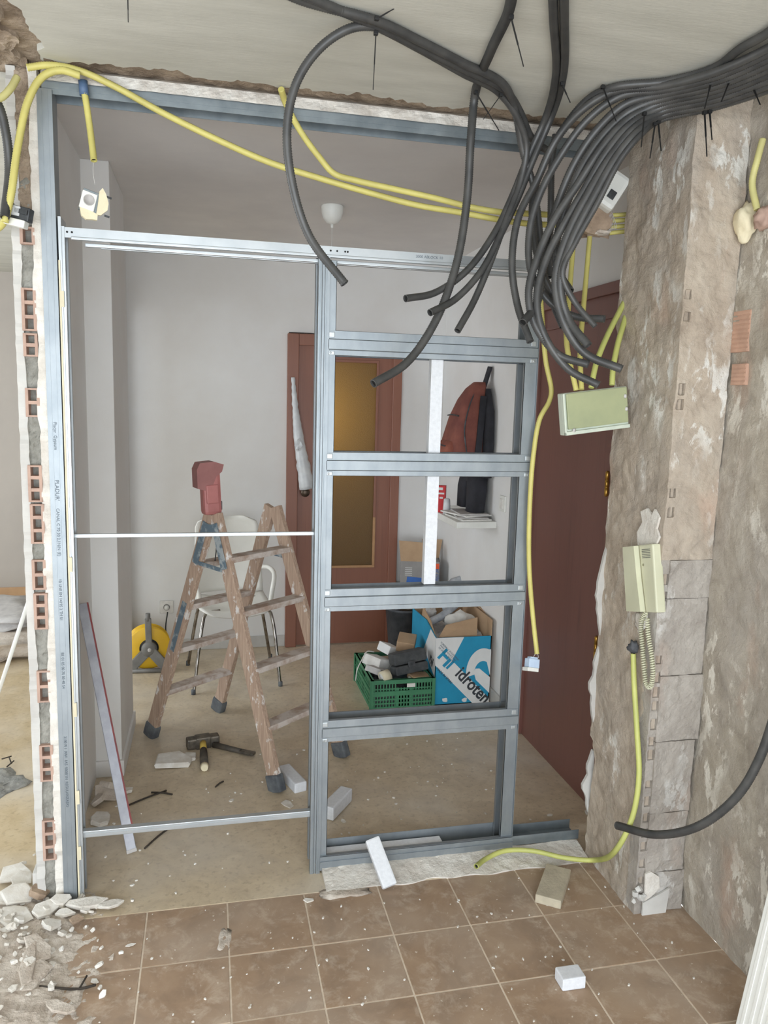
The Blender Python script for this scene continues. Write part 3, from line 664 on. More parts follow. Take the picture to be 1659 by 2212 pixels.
# ------------------------------------------------------------------ conduits
def pts(spec):
    out = []
    for s_ in spec:
        if len(s_) == 2: out.append(P(s_[0], s_[1], z=2.486))
        elif isinstance(s_[2], str): out.append(P(s_[0], s_[1], **{s_[2]: s_[3]}))
        else: out.append(P(s_[0], s_[1], y=s_[2]))
    return out
def conduit(name, spec, r, mat, label, cat='conduit', group=None, hollow=True, pitch=.0062, raw=False, flare=.0):
    p = spec if raw else pts(spec)
    if hollow: p[-1] = p[-1] + (CAM - p[-1]).normalized() * .035
    q = resample(spline(p, .004), pitch / 2)
    rs = [r * (1.0 if k % 2 else .87) for k in range(len(q))]
    m = MB()
    if hollow:
        # turn the end inwards so that it is open up to the dark disc below
        d = (q[-1] - q[-2]).normalized(); rs[-1] = r; m.tube(q, rs, 10, cap=False)
        n0 = len(m.v) - 10; c = q[-1]; out = m.v[n0:]
        m.add(out + [c + d * .0006 + (v - c) * .8 for v in out] + [c - d * .012 + (v - c) * .78 for v in out], [(k, (k + 1) % 10, 10 + (k + 1) % 10, 10 + k) for k in range(10)] + [(10 + k, 10 + (k + 1) % 10, 20 + (k + 1) % 10, 20 + k) for k in range(10)])
    else: m.tube(q, rs, 10)
    o = m.build(name, mat, fix=False)
    if hollow:
        m = MB(); m.tube([q[-1] - d * .011, q[-1] - d * .006], r * .79, 10); m.build('mouth_shade', 'hole_shade', o, fix=False)  # dark disc inside the end, painting the shade of the bore
    return tag(o, label, cat, group)
RB = .0112
GB = 'black corrugated conduits hanging from the ceiling'
conduit('black_conduit', [(1110, -60), (1100, 20), (1060, 110), (1026, 205), (1017, 300, -.20), (1009, 430, -.185), (986, 570, -.19), (940, 695, -.21), (880, 782, -.235), (806, 829, -.26)], .0128, 'conduit_black', 'thick black conduit dropping straight from the ceiling and curving left to the lowest free end', group=GB)
conduit('black_conduit', [(1190, 330, -.10), (1150, 300, -.12), (1125, 245, -.18), (1092, 196), (1000, 148), (900, 100), (815, 58), (755, 62, -.53), (690, 105, -.515), (640, 180, -.50), (620, 280, -.485), (632, 400, -.47), (668, 510, -.455), (745, 613, -.45)], RB, 'conduit_black', 'black conduit bent back in a big hanging loop on the left of the bundle', group=GB)
conduit('black_conduit', [(540, -60), (640, -4), (815, 46), (905, 88), (1003, 138), (1085, 180), (1112, 235, -.21), (1130, 330, -.15), (1152, 400, -.14), (1168, 520, -.15), (1178, 610, -.17), (1216, 706, -.23)], RB, 'conduit_black', 'black conduit running diagonally over the ceiling and ending near the door head', group=GB)
conduit('black_conduit', [(560, -60), (650, -14), (820, 60), (908, 106), (1000, 158), (1078, 200), (1118, 255, -.2), (1137, 320, -.16), (1122, 400, -.14), (1095, 470, -.15), (1058, 570, -.17), (1024, 650, -.19), (988, 715, -.21)], .0108, 'conduit_black', 'thin black conduit of the left fan with the lowest and rightmost end', group=GB)
conduit('black_conduit', [(1192, -70), (1196, 40), (1200, 170), (1178, 255, -.19), (1138, 345, -.14), (1108, 420, -.13), (1070, 500, -.15), (1008, 585, -.17), (940, 632, -.19), (876, 645, -.21)], .0108, 'conduit_black', 'thin black conduit of the left fan reaching furthest left', group=GB)
conduit('black_conduit', [(1216, -70), (1219, 40), (1217, 160), (1194, 245, -.2), (1150, 350, -.15), (1118, 430, -.14), (1080, 510, -.16), (1040, 585, -.18), (985, 645, -.2), (928, 676, -.22)], .0108, 'conduit_black', 'thin black conduit in the middle of the left fan of three', group=GB)
conduit('black_conduit', [(1200, 290, -.1), (1192, 350, -.09), (1190, 440, -.09), (1188, 520, -.09), (1186, 600, -.10)], .0108, 'conduit_black', 'short straight black conduit running down behind the right bundle', group=GB)
# right bundle: (k rank at the wall, list after the bend, end)
def run(k, w=0.0):
    """common course of the right bundle: rank 0 on the ceiling at the back, higher ranks lower and nearer"""
    return [(1760, 40 + 13 * k, -.90 + .012 * k), (1672, 98 + 11.5 * k, -.74 + .012 * k), (1545, 156 + 9.5 * k, -.58 + .012 * k), (1430, 186 + 9 * k, -.44 + .008 * k)]
RBL = [
 (0, [(1325, 198, -.36), (1255, 240, -.30), (1200, 305, -.24), (1160, 390, -.20), (1120, 470, -.19), (1106, 570, -.20), (1118, 660, -.22), (1146, 740, -.24)], .0115, 'black conduit of the right bundle hanging furthest left with its end on the frame post'),
 (1, [(1340, 208, -.36), (1270, 258, -.31), (1212, 335, -.26), (1166, 420, -.23), (1144, 500, -.22), (1148, 590, -.23), (1185, 650, -.25), (1240, 683, -.27), (1306, 689, -.30)], .0115, 'black conduit of the right bundle curling right to an upper end over the brown door'),
 (2, [(1350, 226, -.36), (1290, 280, -.32), (1240, 355, -.28), (1205, 440, -.25), (1178, 530, -.24), (1168, 610, -.25), (1160, 655, -.27), (1129, 697, -.30)], .0122, 'black conduit of the right bundle bending back left to a short end'),
 (3, [(1355, 244, -.36), (1300, 296, -.33), (1250, 375, -.30), (1215, 470, -.27), (1200, 540, -.26), (1208, 590, -.27), (1232, 630, -.29)], .0128, 'black conduit of the right bundle with the highest thick end'),
 (4, [(1360, 256, -.37), (1305, 312, -.35), (1250, 395, -.32), (1200, 470, -.30), (1165, 545, -.29), (1142, 630, -.29), (1155, 700, -.30), (1205, 765, -.32), (1272, 788, -.34)], .012, 'black conduit of the right bundle ending just above the green junction box lid'),
 (5, [(1366, 266, -.38), (1315, 322, -.36), (1262, 410, -.33), (1215, 490, -.31), (1180, 560, -.30), (1160, 640, -.30), (1172, 715, -.31), (1225, 795, -.33), (1295, 833, -.35)], .012, 'lowest black conduit of the right bundle with its end on the green junction box'),
 (6, [(1372, 276, -.39), (1325, 330, -.37), (1270, 420, -.35), (1225, 510, -.33), (1200, 600, -.32), (1215, 690, -.33), (1262, 762, -.35), (1344, 798, -.38)], .0128, 'thick black conduit of the right bundle reaching furthest right to the masonry'),
 (7, [(1378, 284, -.40), (1335, 335, -.385), (1280, 430, -.36), (1235, 520, -.34), (1210, 610, -.33), (1228, 690, -.335), (1272, 748, -.35)], .0128, 'thick black conduit of the right bundle ending between two neighbours before the brown door'),
 (8, [(1385, 290, -.41), (1340, 345, -.395), (1290, 440, -.37), (1245, 520, -.35), (1215, 590, -.34), (1240, 650, -.345), (1287, 706, -.35)], .009, 'thinnest black conduit of the right bundle with a small hooked end'),
]
for k, tail, r_, lab in RBL: conduit('black_conduit', run(k) + tail, r_, 'conduit_black', lab, group=GB)
conduit('black_conduit', [(1760, -30, -.90), (1665, 66, 'z', 2.484), (1600, 105, 'z', 2.484), (1540, 148, 'z', 2.484), (1440, 176, 'z', 2.484), (1330, 188, 'z', 2.484), (1270, 215, -.29), (1215, 280, -.22), (1172, 360, -.17), (1150, 440, -.16), (1162, 560, -.18), (1200, 650, -.2), (1218, 704, -.2)], RB, 'conduit_black', 'uppermost black conduit of the right bundle running apart across the ceiling', group=GB)
conduit('black_conduit', [(1760, 1280, 'x', 1.11), (1690, 1490, 'x', 1.10), (1640, 1640, 'x', 1.08), (1590, 1722, 'x', 1.05), (1510, 1784, 'x', 1.0), (1420, 1803, 'x', .95), (1332, 1783, 'x', .93)], .0128, 'conduit_black', 'black conduit curving out low in front of the right masonry wall')
conduit('black_conduit', [(-40, 180, -.10), (-5, 225, -.09), (13, 290, -.08), (20, 370, -.07), (10, 470, -.08)], .0128, 'conduit_black', 'black conduit at the upper left beside the torn wall')

GY_ = 'yellow corrugated conduits'
RY = .0098
conduit('yellow_conduit', [(10, 480, -.10), (24, 420, -.10), (38, 320, -.09), (62, 215, -.08), (92, 166, -.075), (130, 152, -.07), (175, 164, -.06)], .0105, 'conduit_yellow', 'yellow conduit arching over the torn brick wall at the upper left', group=GY_, hollow=False)
conduit('yellow_conduit', [(58, 146, 'z', 2.47), (105, 141, -.07), (170, 152, -.05), (250, 188, -.035), (350, 243, -.03), (470, 302, -.03), (580, 350, -.03), (690, 385, -.03), (800, 417, -.03), (900, 443, -.03), (1000, 460, -.03), (1075, 474, -.03), (1150, 484, -.03), (1230, 486, -.02)], RY, 'conduit_yellow', 'long yellow conduit slung across the whole opening from the left corner', group=GY_, hollow=False)
conduit('yellow_conduit', [(607, 192, 'z', 2.488), (618, 225, -.035), (650, 285, -.036), (690, 340, -.045), (722, 375, -.05), (770, 390, -.048), (850, 408, -.045), (940, 428, -.045), (1020, 448, -.045), (1080, 458, -.045), (1150, 462, -.04), (1230, 466, -.02)], RY, 'conduit_yellow', 'yellow conduit dropping from the broken ceiling edge to join the long one', group=GY_, hollow=False)
yd = conduit('yellow_conduit', [(176, 178, -.02), (183, 205, -.025), (194, 275, -.03), (203, 348, -.03)], .0095, 'conduit_yellow', 'short yellow conduit hanging from a blue collar above the loose socket', group=GY_)
m = MB(); p = P(181, 193, y=-.022); m.tube([p + Vector((-.002, 0, .022)), p + Vector((.001, 0, -.016))], .0125, 12); m.build('collar', 'blue_plastic', yd)
conduit('yellow_conduit', [(-30, 215, -.14), (0, 212, -.13), (22, 192, -.12), (38, 165, -.10)], .0098, 'conduit_yellow_pale', 'pale yellow conduit stub at the left picture edge by the ceiling', group=GY_, hollow=False)
conduit('yellow_conduit', [(-30, 505, -.06), (0, 490, -.06), (14, 470, -.08)], .0098, 'conduit_yellow', 'yellow conduit piece entering the hanging switch box from the left', group=GY_, hollow=False)
conduit('yellow_conduit', [(1240, 512, .03), (1235, 570, .0), (1228, 660, -.08), (1224, 740, -.15), (1245, 845, -.19)], .0088, 'conduit_yellow', 'leftmost of four yellow conduits entering the green box', group=GY_, hollow=False)
conduit('yellow_conduit', [(1274, 510, .03), (1267, 590, .0), (1259, 680, -.08), (1253, 760, -.15), (1256, 842, -.19)], .0088, 'conduit_yellow', 'second of four yellow conduits entering the green box', group=GY_, hollow=False)
conduit('yellow_conduit', [(1368, 612, -.03), (1345, 660, -.07), (1312, 725, -.13), (1288, 785, -.17), (1277, 838, -.19)], .0095, 'conduit_green', 'third and most slanting of the yellow conduits entering the green box', group=GY_, hollow=False)
conduit('yellow_conduit', [(1364, 640, -.03), (1350, 690, -.09), (1334, 745, -.14), (1324, 800, -.18), (1322, 833, -.19)], .0095, 'conduit_green', 'rightmost of four yellow conduits entering the green box by the masonry', group=GY_, hollow=False)
conduit('yellow_conduit', [(1165, 600, .0), (1172, 700, -.015), (1179, 780, -.025), (1191, 845, -.03), (1186, 868, -.03), (1166, 905, -.03), (1152, 985, -.03), (1144, 1100, -.03), (1143, 1220, -.03), (1151, 1330, -.03), (1160, 1413, -.03)], .0088, 'conduit_yellow', 'kinked yellow conduit hanging beside the frame down to the pale blue socket', group=GY_)
conduit('yellow_conduit', [(1368, 1412, 'x', .955), (1370, 1480, 'x', .955), (1376, 1580, 'x', .955), (1380, 1680, 'x', .955), (1366, 1765, 'x', .94), (1335, 1830, 'x', .91), (1280, 1858, 'z', .045), (1220, 1853, 'z', .045), (1150, 1838, 'z', .045), (1090, 1838, 'z', .045), (1050, 1855, 'z', .04), (1028, 1872, 'z', .03)], .0092, 'conduit_green', 'yellow green conduit running down the stub and along the plaster sill', group=GY_)
conduit('yellow_conduit', [(1648, 300, 'x', 1.13), (1636, 345, 'x', 1.12), (1625, 395, 'x', 1.12), (1636, 455, 'x', 1.13)], .0098, 'conduit_yellow_pale', 'dusty yellow conduit piece high on the right masonry wall', group=GY_, hollow=False)
for q, v_ in enumerate((462, 474, 487, 499)):
    conduit('yellow_conduit', [(1300, v_ + 4 + q, .03), (1340, v_ + 2, .02), (1378, v_ - 1, .0)], .0075, 'conduit_yellow', ['topmost', 'second', 'third', 'lowest'][q] + ' of four short yellow conduits between lump and stub', group=GY_, hollow=False)

# zip ties on the conduits
GZ = 'black zip ties holding the conduits'
def tie(u, v, yz, tail, lab, ring=.016, ax=None):
    p = P(u, v, **yz); e = P(tail[0], tail[1], y=p.y + tail[2]) if len(tail) > 2 else P(tail[0], tail[1], y=p.y)
    t = thing('zip_tie', lab, 'zip tie', p, GZ)
    m = MB(); m.beam(p, p + (e - p) * .55, .0042, .0022); m.beam(p + (e - p) * .5, e, .0028, .0016); m.build('tail', 'zip_tie', t)
    m = MB(); m.box(p - Vector((.005, .005, .004)), p + Vector((.005, .005, .005)), bev=.001); m.build('head', 'zip_tie', t)
tie(812, 72, {'z': 2.466}, (806, 194), 'long black zip tie hanging from the looped conduit pair', .016, (1, .9, 0))
tie(814, 40, {'z': 2.475}, (860, 14), 'short black zip tie pointing up right at the loop crossing', .014, (1, .9, 0))
tie(276, -12, {'z': 2.49}, (277, 48), 'lone black zip tie end at the top left of the ceiling', .006)
tie(1104, 38, {'z': 2.468}, (1131, 144), 'black zip tie hanging from the thick central conduit near the top edge', .016, (.2, 1, 0))
tie(1028, 200, {'z': 2.472}, (1078, 282), 'thin black zip tie slanting right below the central conduit bend', .015, (.2, 1, 0))
tie(1082, 205, {'z': 2.466}, (1044, 258), 'stiff black zip tie slanting left below the diagonal conduits', .016, (1, .9, 0))
tie(1214, 182, {'z': 2.470}, (1232, 222), 'faint black zip tie on the paired conduits', .018, (0, 1, 0))
for q, (u, v, y_, tu, tv) in enumerate(((1302, 188, -.36, 1331, 262), (1392, 246, -.42, 1385, 318), (1415, 268, -.43, 1404, 342), (1422, 265, -.43, 1428, 326), (1522, 244, -.52, 1527, 338), (1533, 242, -.52, 1538, 302), (1543, 150, -.53, 1522, 235), (1590, 140, -.56, 1558, 220), (1625, 186, -.6, 1642, 226))):
    tie(u, v, {'y': y_}, (tu, tv, -.05), ['black zip tie at the start of the right bundle', 'leftmost of the zip tie tails hanging below the right bundle', 'second zip tie tail below the right bundle', 'third zip tie tail below the right bundle', 'long zip tie tail over the masonry below the bundle', 'shorter zip tie tail beside the long one over the masonry', 'zip tie lying across the face of the right bundle', 'second zip tie lying across the face of the right bundle', 'zip tie nearest the right picture edge on the bundle'][q], .012)

# ------------------------------------------------------------------ electrical bits
def local(p, yaw=0, pitch=0, roll=0): return Matrix.Translation(p) @ Euler((pitch, roll, yaw), 'XYZ').to_matrix().to_4x4()
# loose socket on the left with cream plaster
p = P(198, 437, y=-.035); t = thing('loose_socket', 'loose white wall socket with clinging cream plaster dangling below the short conduit', 'socket', p)
mx = local(p, .25, 0, .25)
m = MB(); m.box((-.028, -.004, -.03), (.020, .018, .03), mx, .002); m.build('mechanism', 'galvanised_dull', t)
m = MB(); m.box((-.030, -.012, -.026), (.010, -.003, .022), mx, .002); fc = m.build('face', 'white_plastic', t)
m = MB(); m.lathe([(.015, 0), (.015, .0012), (.0125, .0012), (.0125, -.0005)], 24, mx @ frame_mtx((-.009, -.0122, 0), (1, 0, 0), (0, 0, 1))); m.build('socket_ring', 'paper_grey', fc)
m = MB(); m.prism([(.018, -.03), (.03, -.028), (.044, -.008), (.042, .012), (.03, .034), (.018, .046), (.012, .034), (.016, .0)], .012, mx @ frame_mtx((0, 0, 0), (1, 0, 0), (0, 0, 1))); m.build('plaster_crust', 'cream_plaster', t)
m = MB(); m.prism([(-.03, -.02), (-.018, -.046), (-.004, -.052), (.012, -.046), (.024, -.044), (.022, -.028), (-.01, -.024)], .014, mx @ frame_mtx((0, .004, 0), (1, 0, 0), (0, 0, 1))); m.build('plaster_crust', 'cream_plaster', t)
m = MB(); m.tube(spline([P(203, 346, y=-.03), P(201, 370, y=-.032), P(205, 398, y=-.033)]), .0012, 6); m.build('wire', 'paper_grey', t)
for dx, dz in ((.04, .03), (.046, -.022)): m = MB(); m.box((dx - .006, 0, dz - .002), (dx + .008, .004, dz + .003), mx); m.build('claw', 'dark_grey_metal', t)
# left switch mechanism
p = P(37, 464, y=-.075); t = thing('switch_mechanism', 'grey metal switch mechanism with white rocker hanging before the brick wall', 'switch', p); mx = local(p, -.2, 0, .2)
m = MB(); m.box((-.036, -.006, -.012), (.034, .024, .024), mx, .003); m.box((-.03, -.01, .008), (-.012, .0, .028), mx); m.box((-.004, -.012, .004), (.03, 0, .016), mx); m.build('mechanism', 'dark_grey_metal', t)
m = MB(); m.box((-.026, -.016, -.032), (.03, .012, -.012), mx, .003); m.build('rocker', 'white_plastic', t)
m = MB(); m.box((-.04, -.012, -.004), (.01, -.005, .022), mx, .002); m.build('clear_cover', 'clear_bag', t)
# pale blue socket
p = P(1150, 1434, y=-.035); t = thing('loose_socket', 'pale blue socket body hanging at the end of the kinked yellow conduit', 'socket', p); mx = local(p, .1, -.3, .2)
m = MB(); m.box((-.02, -.012, -.014), (.022, .02, .018), mx, .003); m.box((-.014, -.008, .016), (.016, .014, .024), mx, .002); m.build('mechanism', 'pale_blue_plastic', t)
m = MB(); m.box((-.026, -.015, -.026), (.018, .022, -.013), mx, .002); m.build('face', 'white_plastic', t)
m = MB(); m.tube(spline([P(1160, 1410, y=-.03), P(1163, 1420, y=-.03), P(1156, 1428, y=-.033)]), .0012, 6); m.tube(spline([P(1158, 1410, y=-.03), P(1152, 1420, y=-.03), P(1150, 1428, y=-.033)]), .0012, 6); m.build('wire', 'paper_grey', t)
# white device above the lump, ivory
p = P(1318, 412, y=-.03); t = thing('wall_device', 'white plastic device tilted on top of the mortar lump', 'device', p); mx = local(p, -.25, -.15, .55)
m = MB(); m.box((-.04, -.02, -.06), (.04, .028, .062), mx, .014); m.build('housing', 'white_plastic', t)
m = MB(); m.box((-.002, -.0235, -.032), (.022, -.019, -.004), mx, .001); m.build('window', 'dark_grey_metal', t)
m = MB(); m.box((-.038, -.024, -.056), (-.018, -.02, .04), mx, .001); m.build('plate', 'ivory_plastic', t)
# mortar lump round the old box
p = P(1272, 482, y=.03); t = thing('mortar_lump', 'old junction box caked in brown mortar above the entrance door', 'junction box', p)
m = MB(); m.rock(p, (.092, .055, .06), 11, .28, 3, True); m.build('body', 'brown_chunk', t)
m = MB(); m.rock(p + Vector((.03, -.02, -.035)), (.04, .03, .012), 6, .5, 2, True); m.build('crumb', 'dust_grey', t)
m = MB()
for q in range(4): m.tube(spline([p + Vector((.05, -.03, -.03 + .004 * q)), p + Vector((.06 + .006 * q, -.04, -.02)), p + Vector((.045, -.045, .03 + .008 * q))]), .001, 5)
m.build('wire', 'paper_grey', t)
# green junction box
a, b, c, d_ = P(1210, 850, y=-.20), P(1350, 836, y=-.20), P(1365, 921, y=-.20), P(1224, 942, y=-.20)
o_ = (a + b + c + d_) / 4; t = thing('junction_box', 'square pale green junction box lid hanging by its conduits at the stub', 'junction box', o_)
ex = ((b - a) + (c - d_)).normalized(); ey = ((a - d_) + (b - c)).normalized(); mx = frame_mtx(o_, ex, ey); w = ((b - a).length + (c - d_).length) / 4; h = ((a - d_).length + (b - c).length) / 4
m = MB(); m.box((-w, -h, -.035), (w, h, -.003), mx, .004); m.build('box_body', 'box_rim', t)
m = MB(); m.box((-w + .012, -h + .018, -.004), (w - .004, h - .002, .004), mx, .003); ld = m.build('lid', 'box_green', t)
m = MB(); m.box((-w, -h, -.006), (w, -h + .012, .006), mx, .003); m.box((-w, -h, -.006), (-w + .007, h, .006), mx, .003); m.build('rim', 'box_rim', t)
m = MB()
for dx, dy in ((w - .012, h - .03), (w - .010, -.005), (-w + .03, -h + .014)): m.rock(mx @ Vector((dx, dy, .005)), (.006, .003, .008), 3, .4, 1)
m.build('plaster_fleck', 'plaster_white', ld)
# intercom handset
p = P(1394, 1250, x=.962); t = thing('intercom_handset', 'ivory door intercom handset hanging on the masonry stub', 'intercom', p)
A, B, C_, D = P(1359, 1180, x=.962), P(1414, 1176, x=.962), P(1429, 1322, x=.962), P(1374, 1322, x=.962)
ex = ((B - A) + (C_ - D)).normalized(); ey = ((A - D) + (B - C_)).normalized(); w = ((B - A).length + (C_ - D).length) / 4; h = ((A - D).length + (B - C_).length) / 4
mx = frame_mtx((A + B + C_ + D) / 4, ex, ey)
m = MB(); m.box((-w, -h, -.02), (w, h, .012), mx, .005); bs = m.build('base', 'ivory_plastic', t)
m = MB(); m.prism([(-w + .002, -h + .002), (.012, -h + .002), (.002, 0), (-.004, h - .002), (-w + .002, h - .002)], .02, mx @ Matrix.Translation((0, 0, .01))); m.build('receiver', 'ivory_plastic', t)
m = MB(); m.prism([(.0145, -h), (.016, -h), (.006, 0), (-.0005, h), (-.0025, h), (.0035, 0)], .0015, mx @ Matrix.Translation((0, 0, .012))); m.build('gap', 'ivory_dark', bs)
m = MB()
for q in range(6): m.box((.012, h - .016 - q * .005, .011), (w - .014, h - .0145 - q * .005, .0128), mx)
m.build('speaker_slot', 'print_dark', bs)
m = MB(); m.lathe([(.004, 0), (.004, .0015)], 12, mx @ Matrix.Translation((.016, h - .062, .012))); m.build('button', 'ivory_dark', bs)
# coiled cord
cc = [P(u, v, x=.955) for u, v in ((1396, 1322), (1385, 1345), (1388, 1400), (1392, 1450), (1396, 1478), (1404, 1484), (1410, 1460), (1408, 1420), (1400, 1370), (1398, 1335))]
base = resample(spline(cc, .004), .0011); pts_ = []
for k, c in enumerate(base):
    tdir = (base[min(k + 1, len(base) - 1)] - base[max(k - 1, 0)]).normalized(); a = tdir.cross(Vector((1, 0, 0)))
    a = a.normalized() if a.length > .01 else Vector((0, 1, 0)); b = tdir.cross(a); an = k * .95
    pts_.append(c + a * (.0065 * math.cos(an)) + b * (.0065 * math.sin(an)))
m = MB(); m.tube(pts_, .0021, 5, cap=False); m.build('coiled_cord', 'ivory_plastic', t)
m = MB(); m.rock(P(1384, 1342, x=.968), (.012, .03, .03), 5, .5, 3); m.build('plaster_crumb', 'raw_plaster', t)
# grey tape clump on the green conduit
p = P(1368, 1396, x=.958); m = MB(); m.rock(p, (.012, .022, .02), 21, .6, 3); m.rock(p + Vector((0, .015, -.012)), (.008, .014, .012), 12, .6, 2)
tag(m.build('tape_clump', 'cloth_grey'), 'crumpled grey tape on the upper end of the wall conduit', 'tape')

# ------------------------------------------------------------------ hall: lamp, sockets, switch
p = P(718, 445, z=2.5); t = thing('ceiling_lamp', 'white cup shaped ceiling rose with a thin cord in the hall', 'ceiling lamp', (p.x, p.y, 2.5))
m = MB(); m.lathe([(.052, 0), (.052, -.006), (.050, -.03), (.042, -.055), (.026, -.074), (.008, -.08)], 28, Matrix.Translation((p.x, p.y, 2.5))); m.build('ceiling_rose', 'white_plastic', t)
m = MB(); m.lathe([(.007, 0), (.006, -.016), (.002, -.018)], 12, Matrix.Translation((p.x, p.y, 2.42))); m.build('cord_grip', 'white_plastic', t)
m = MB(); m.tube([Vector((p.x, p.y, 2.405)), Vector((p.x, p.y, 2.06))], .0016, 6); m.build('cord', 'white_plastic', t)
m = MB(); m.lathe([(.006, .06), (.016, .05), (.018, .0), (.014, -.002)], 16, Matrix.Translation((p.x, p.y, 2.0))); m.build('lamp_holder', 'white_plastic', t)
p = P(360, 1311, y=2.495); t = thing('wall_socket', 'white wall socket on the hall back wall with a plugged cable', 'socket', p)
m = MB(); m.box(p - Vector((.042, .006, .042)), p + Vector((.042, .005, .042)), bev=.004); pl = m.build('plate', 'paper', t)
m = MB(); m.lathe([(.021, 0), (.021, .003), (.018, .003), (.017, -.002)], 20, frame_mtx(p + Vector((0, -.006, 0)), (1, 0, 0), (0, 0, 1))); m.build('socket_ring', 'paper_grey', pl)
m = MB(); m.lathe([(.016, 0), (.015, .02), (.008, .03)], 14, frame_mtx(p + Vector((0, -.008, 0)), (1, 0, 0), (0, 0, 1))); m.build('plug', 'white_plastic', t)
p = P(1086, 1088, x=1.155); t = thing('light_switch', 'white rocker light switch beside the wall shelf', 'switch', p)
m = MB(); m.box(p - Vector((.006, .04, .042)), p + Vector((.005, .04, .042)), bev=.003); pl = m.build('plate', 'white_plastic', t)
m = MB(); m.box(p - Vector((.011, .02, .026)), p + Vector((-.004, .02, .026)), bev=.003); m.build('rocker', 'paper', pl)

# ------------------------------------------------------------------ stepladder
FL, FRt, BL, BRt = Vector((-.632, 1.214, 0)), Vector((-.081, .581, 0)), Vector((-.315, 1.475, 0)), Vector((.238, .848, 0))
TF = Vector((-.335, .915, 1.10)); TR = Vector((-.062, 1.14, 1.10))
t = thing('step_ladder', 'paint-spattered wooden double step ladder standing open in the hall', 'ladder', ((FL.x + BRt.x) / 2, (FL.y + BRt.y) / 2, 0))
spread = (FRt - FL).normalized(); acr = (BL - FL).normalized()
tops = {}
for nm, f, tp, sg in (('a', FL, TF, -1), ('b', FRt, TF, 1), ('c', BL, TR, -1), ('d', BRt, TR, 1)):
    top = tp + spread * (.022 * sg); d = top - f
    m = MB(); m.beam(f + d * .03, top + d.normalized() * .02, .026, .062, up=spread * sg + Vector((0, 0, .2)), bev=.003); lg = m.build('leg', 'ladder_painted', t)
    m = MB(); m.beam(f + Vector((0, 0, .0)), f + d * .062, .04, .074, up=spread * sg + Vector((0, 0, .2)), bev=.008); m.build('foot_cap', 'rubber_foot', lg)
    if nm == 'a': m = MB(); m.beam(f + d * .42, f + d * .64, .0285, .03, up=spread * sg + Vector((0, 0, .2))); m.build('paint_patch', 'ladder_blue', lg)
    tops[nm] = (f, top)
for (A_, B_), zs, up in ((('a', 'c'), (.24, .46, .68, .88), -1), (('b', 'd'), (.25, .48, .71, .93), 1)):
    for k, z_ in enumerate(zs):
        fa, ta = tops[A_]; fb, tb = tops[B_]
        p = fa + (ta - fa) * (z_ / ta.z); q = fb + (tb - fb) * (z_ / tb.z)
        m = MB(); m.beam(p, q, .066, .024, bev=.003); m.build('step', 'ladder_step', t)
# hinge irons on both sides
for tp, off in ((TF, -acr * .02), (TR, acr * .02)):
    f0, f1 = (FL, FRt) if tp is TF else (BL, BRt)
    m = MB(); base = tp + off
    for sg, f in ((-1, f0), (1, f1)):
        top = base + spread * (.026 * sg) + Vector((0, 0, -.02)); d = (f - (tp + spread * (.022 * sg))).normalized()
        m.beam(top, top + d * .20, .004, .036, up=spread * sg, bev=.001)
    a = base + spread * -.075 + Vector((0, 0, -.205)); b = base + spread * .075 + Vector((0, 0, -.215)); m.beam(a, b, .004, .018, bev=.001)
    m.beam(base + spread * -.04 + Vector((0, 0, -.045)), base + spread * .04 + Vector((0, 0, -.045)), .006, .04, bev=.001)
    m.build('hinge_iron', 'ladder_blue', t)
m = MB(); m.tube(spline([TF + Vector((0, 0, -.06)), TF + Vector((.012, .01, -.12)), TF + Vector((.006, .01, -.19))]), .0025, 6); m.build('cord', 'black_cable', t)
# red power tool standing on the ladder top
p = TF + Vector((-.005, .0, .018)); t = thing('power_tool', 'dull red power tool body standing on top of the step ladder', 'power tool', p)
m = MB(); m.box((-.042, -.035, .0), (.036, .035, .20), Matrix.Translation(p) @ Euler((0, -.05, .3)).to_matrix().to_4x4(), .016); m.box((-.032, -.042, .05), (.022, -.03, .13), Matrix.Translation(p) @ Euler((0, -.05, .3)).to_matrix().to_4x4(), .006); m.build('body', 'tool_red', t)
m = MB(); m.prism([(-.085, .115), (-.03, .10), (-.005, .165), (.02, .185), (.028, .215), (-.015, .228), (-.075, .222), (-.088, .195)], .075, Matrix.Translation(p + Vector((0, .04, .0))) @ Euler((math.pi / 2, 0, .3)).to_matrix().to_4x4()); m.build('head', 'tool_red_dark', t)
m = MB(); m.box((.026, -.02, .02), (.042, .02, .055), Matrix.Translation(p), .003); m.build('trigger', 'dark_grey_metal', t)

# ------------------------------------------------------------------ chair behind the ladder
f1, f2, r1, r2 = Vector((-.441, 1.72, 0)), Vector((.038, 1.774, 0)), Vector((-.482, 2.202, 0)), Vector((.018, 2.259, 0))
cx = (f1 + f2 + r1 + r2) / 4; t = thing('shell_chair', 'white plastic chair with chrome legs behind the step ladder', 'chair', (cx.x, cx.y, 0))
sx = (f2 - f1).normalized(); sy = Vector((-sx.y, sx.x, 0)); c0 = Vector((cx.x, cx.y, 0))
def cp(a, b, z_): return c0 + sx * a + sy * b + Vector((0, 0, z_))
for (f, a, b) in ((f1, -.19, -.17), (f2, .19, -.17), (r1, -.18, .15), (r2, .18, .15)):
    m = MB(); m.tube(spline([f, f + (cp(a, b, .40) - f) * .95, cp(a * .92, b * .9, .425), cp(a * .5, b * .75, .43)], .02), .0095, 10); lg = m.build('leg', 'chrome', t)
    m = MB(); m.lathe([(.012, 0), (.012, .025), (.010, .028)], 12, Matrix.Translation(f)); m.build('foot', 'rubber_foot', lg)
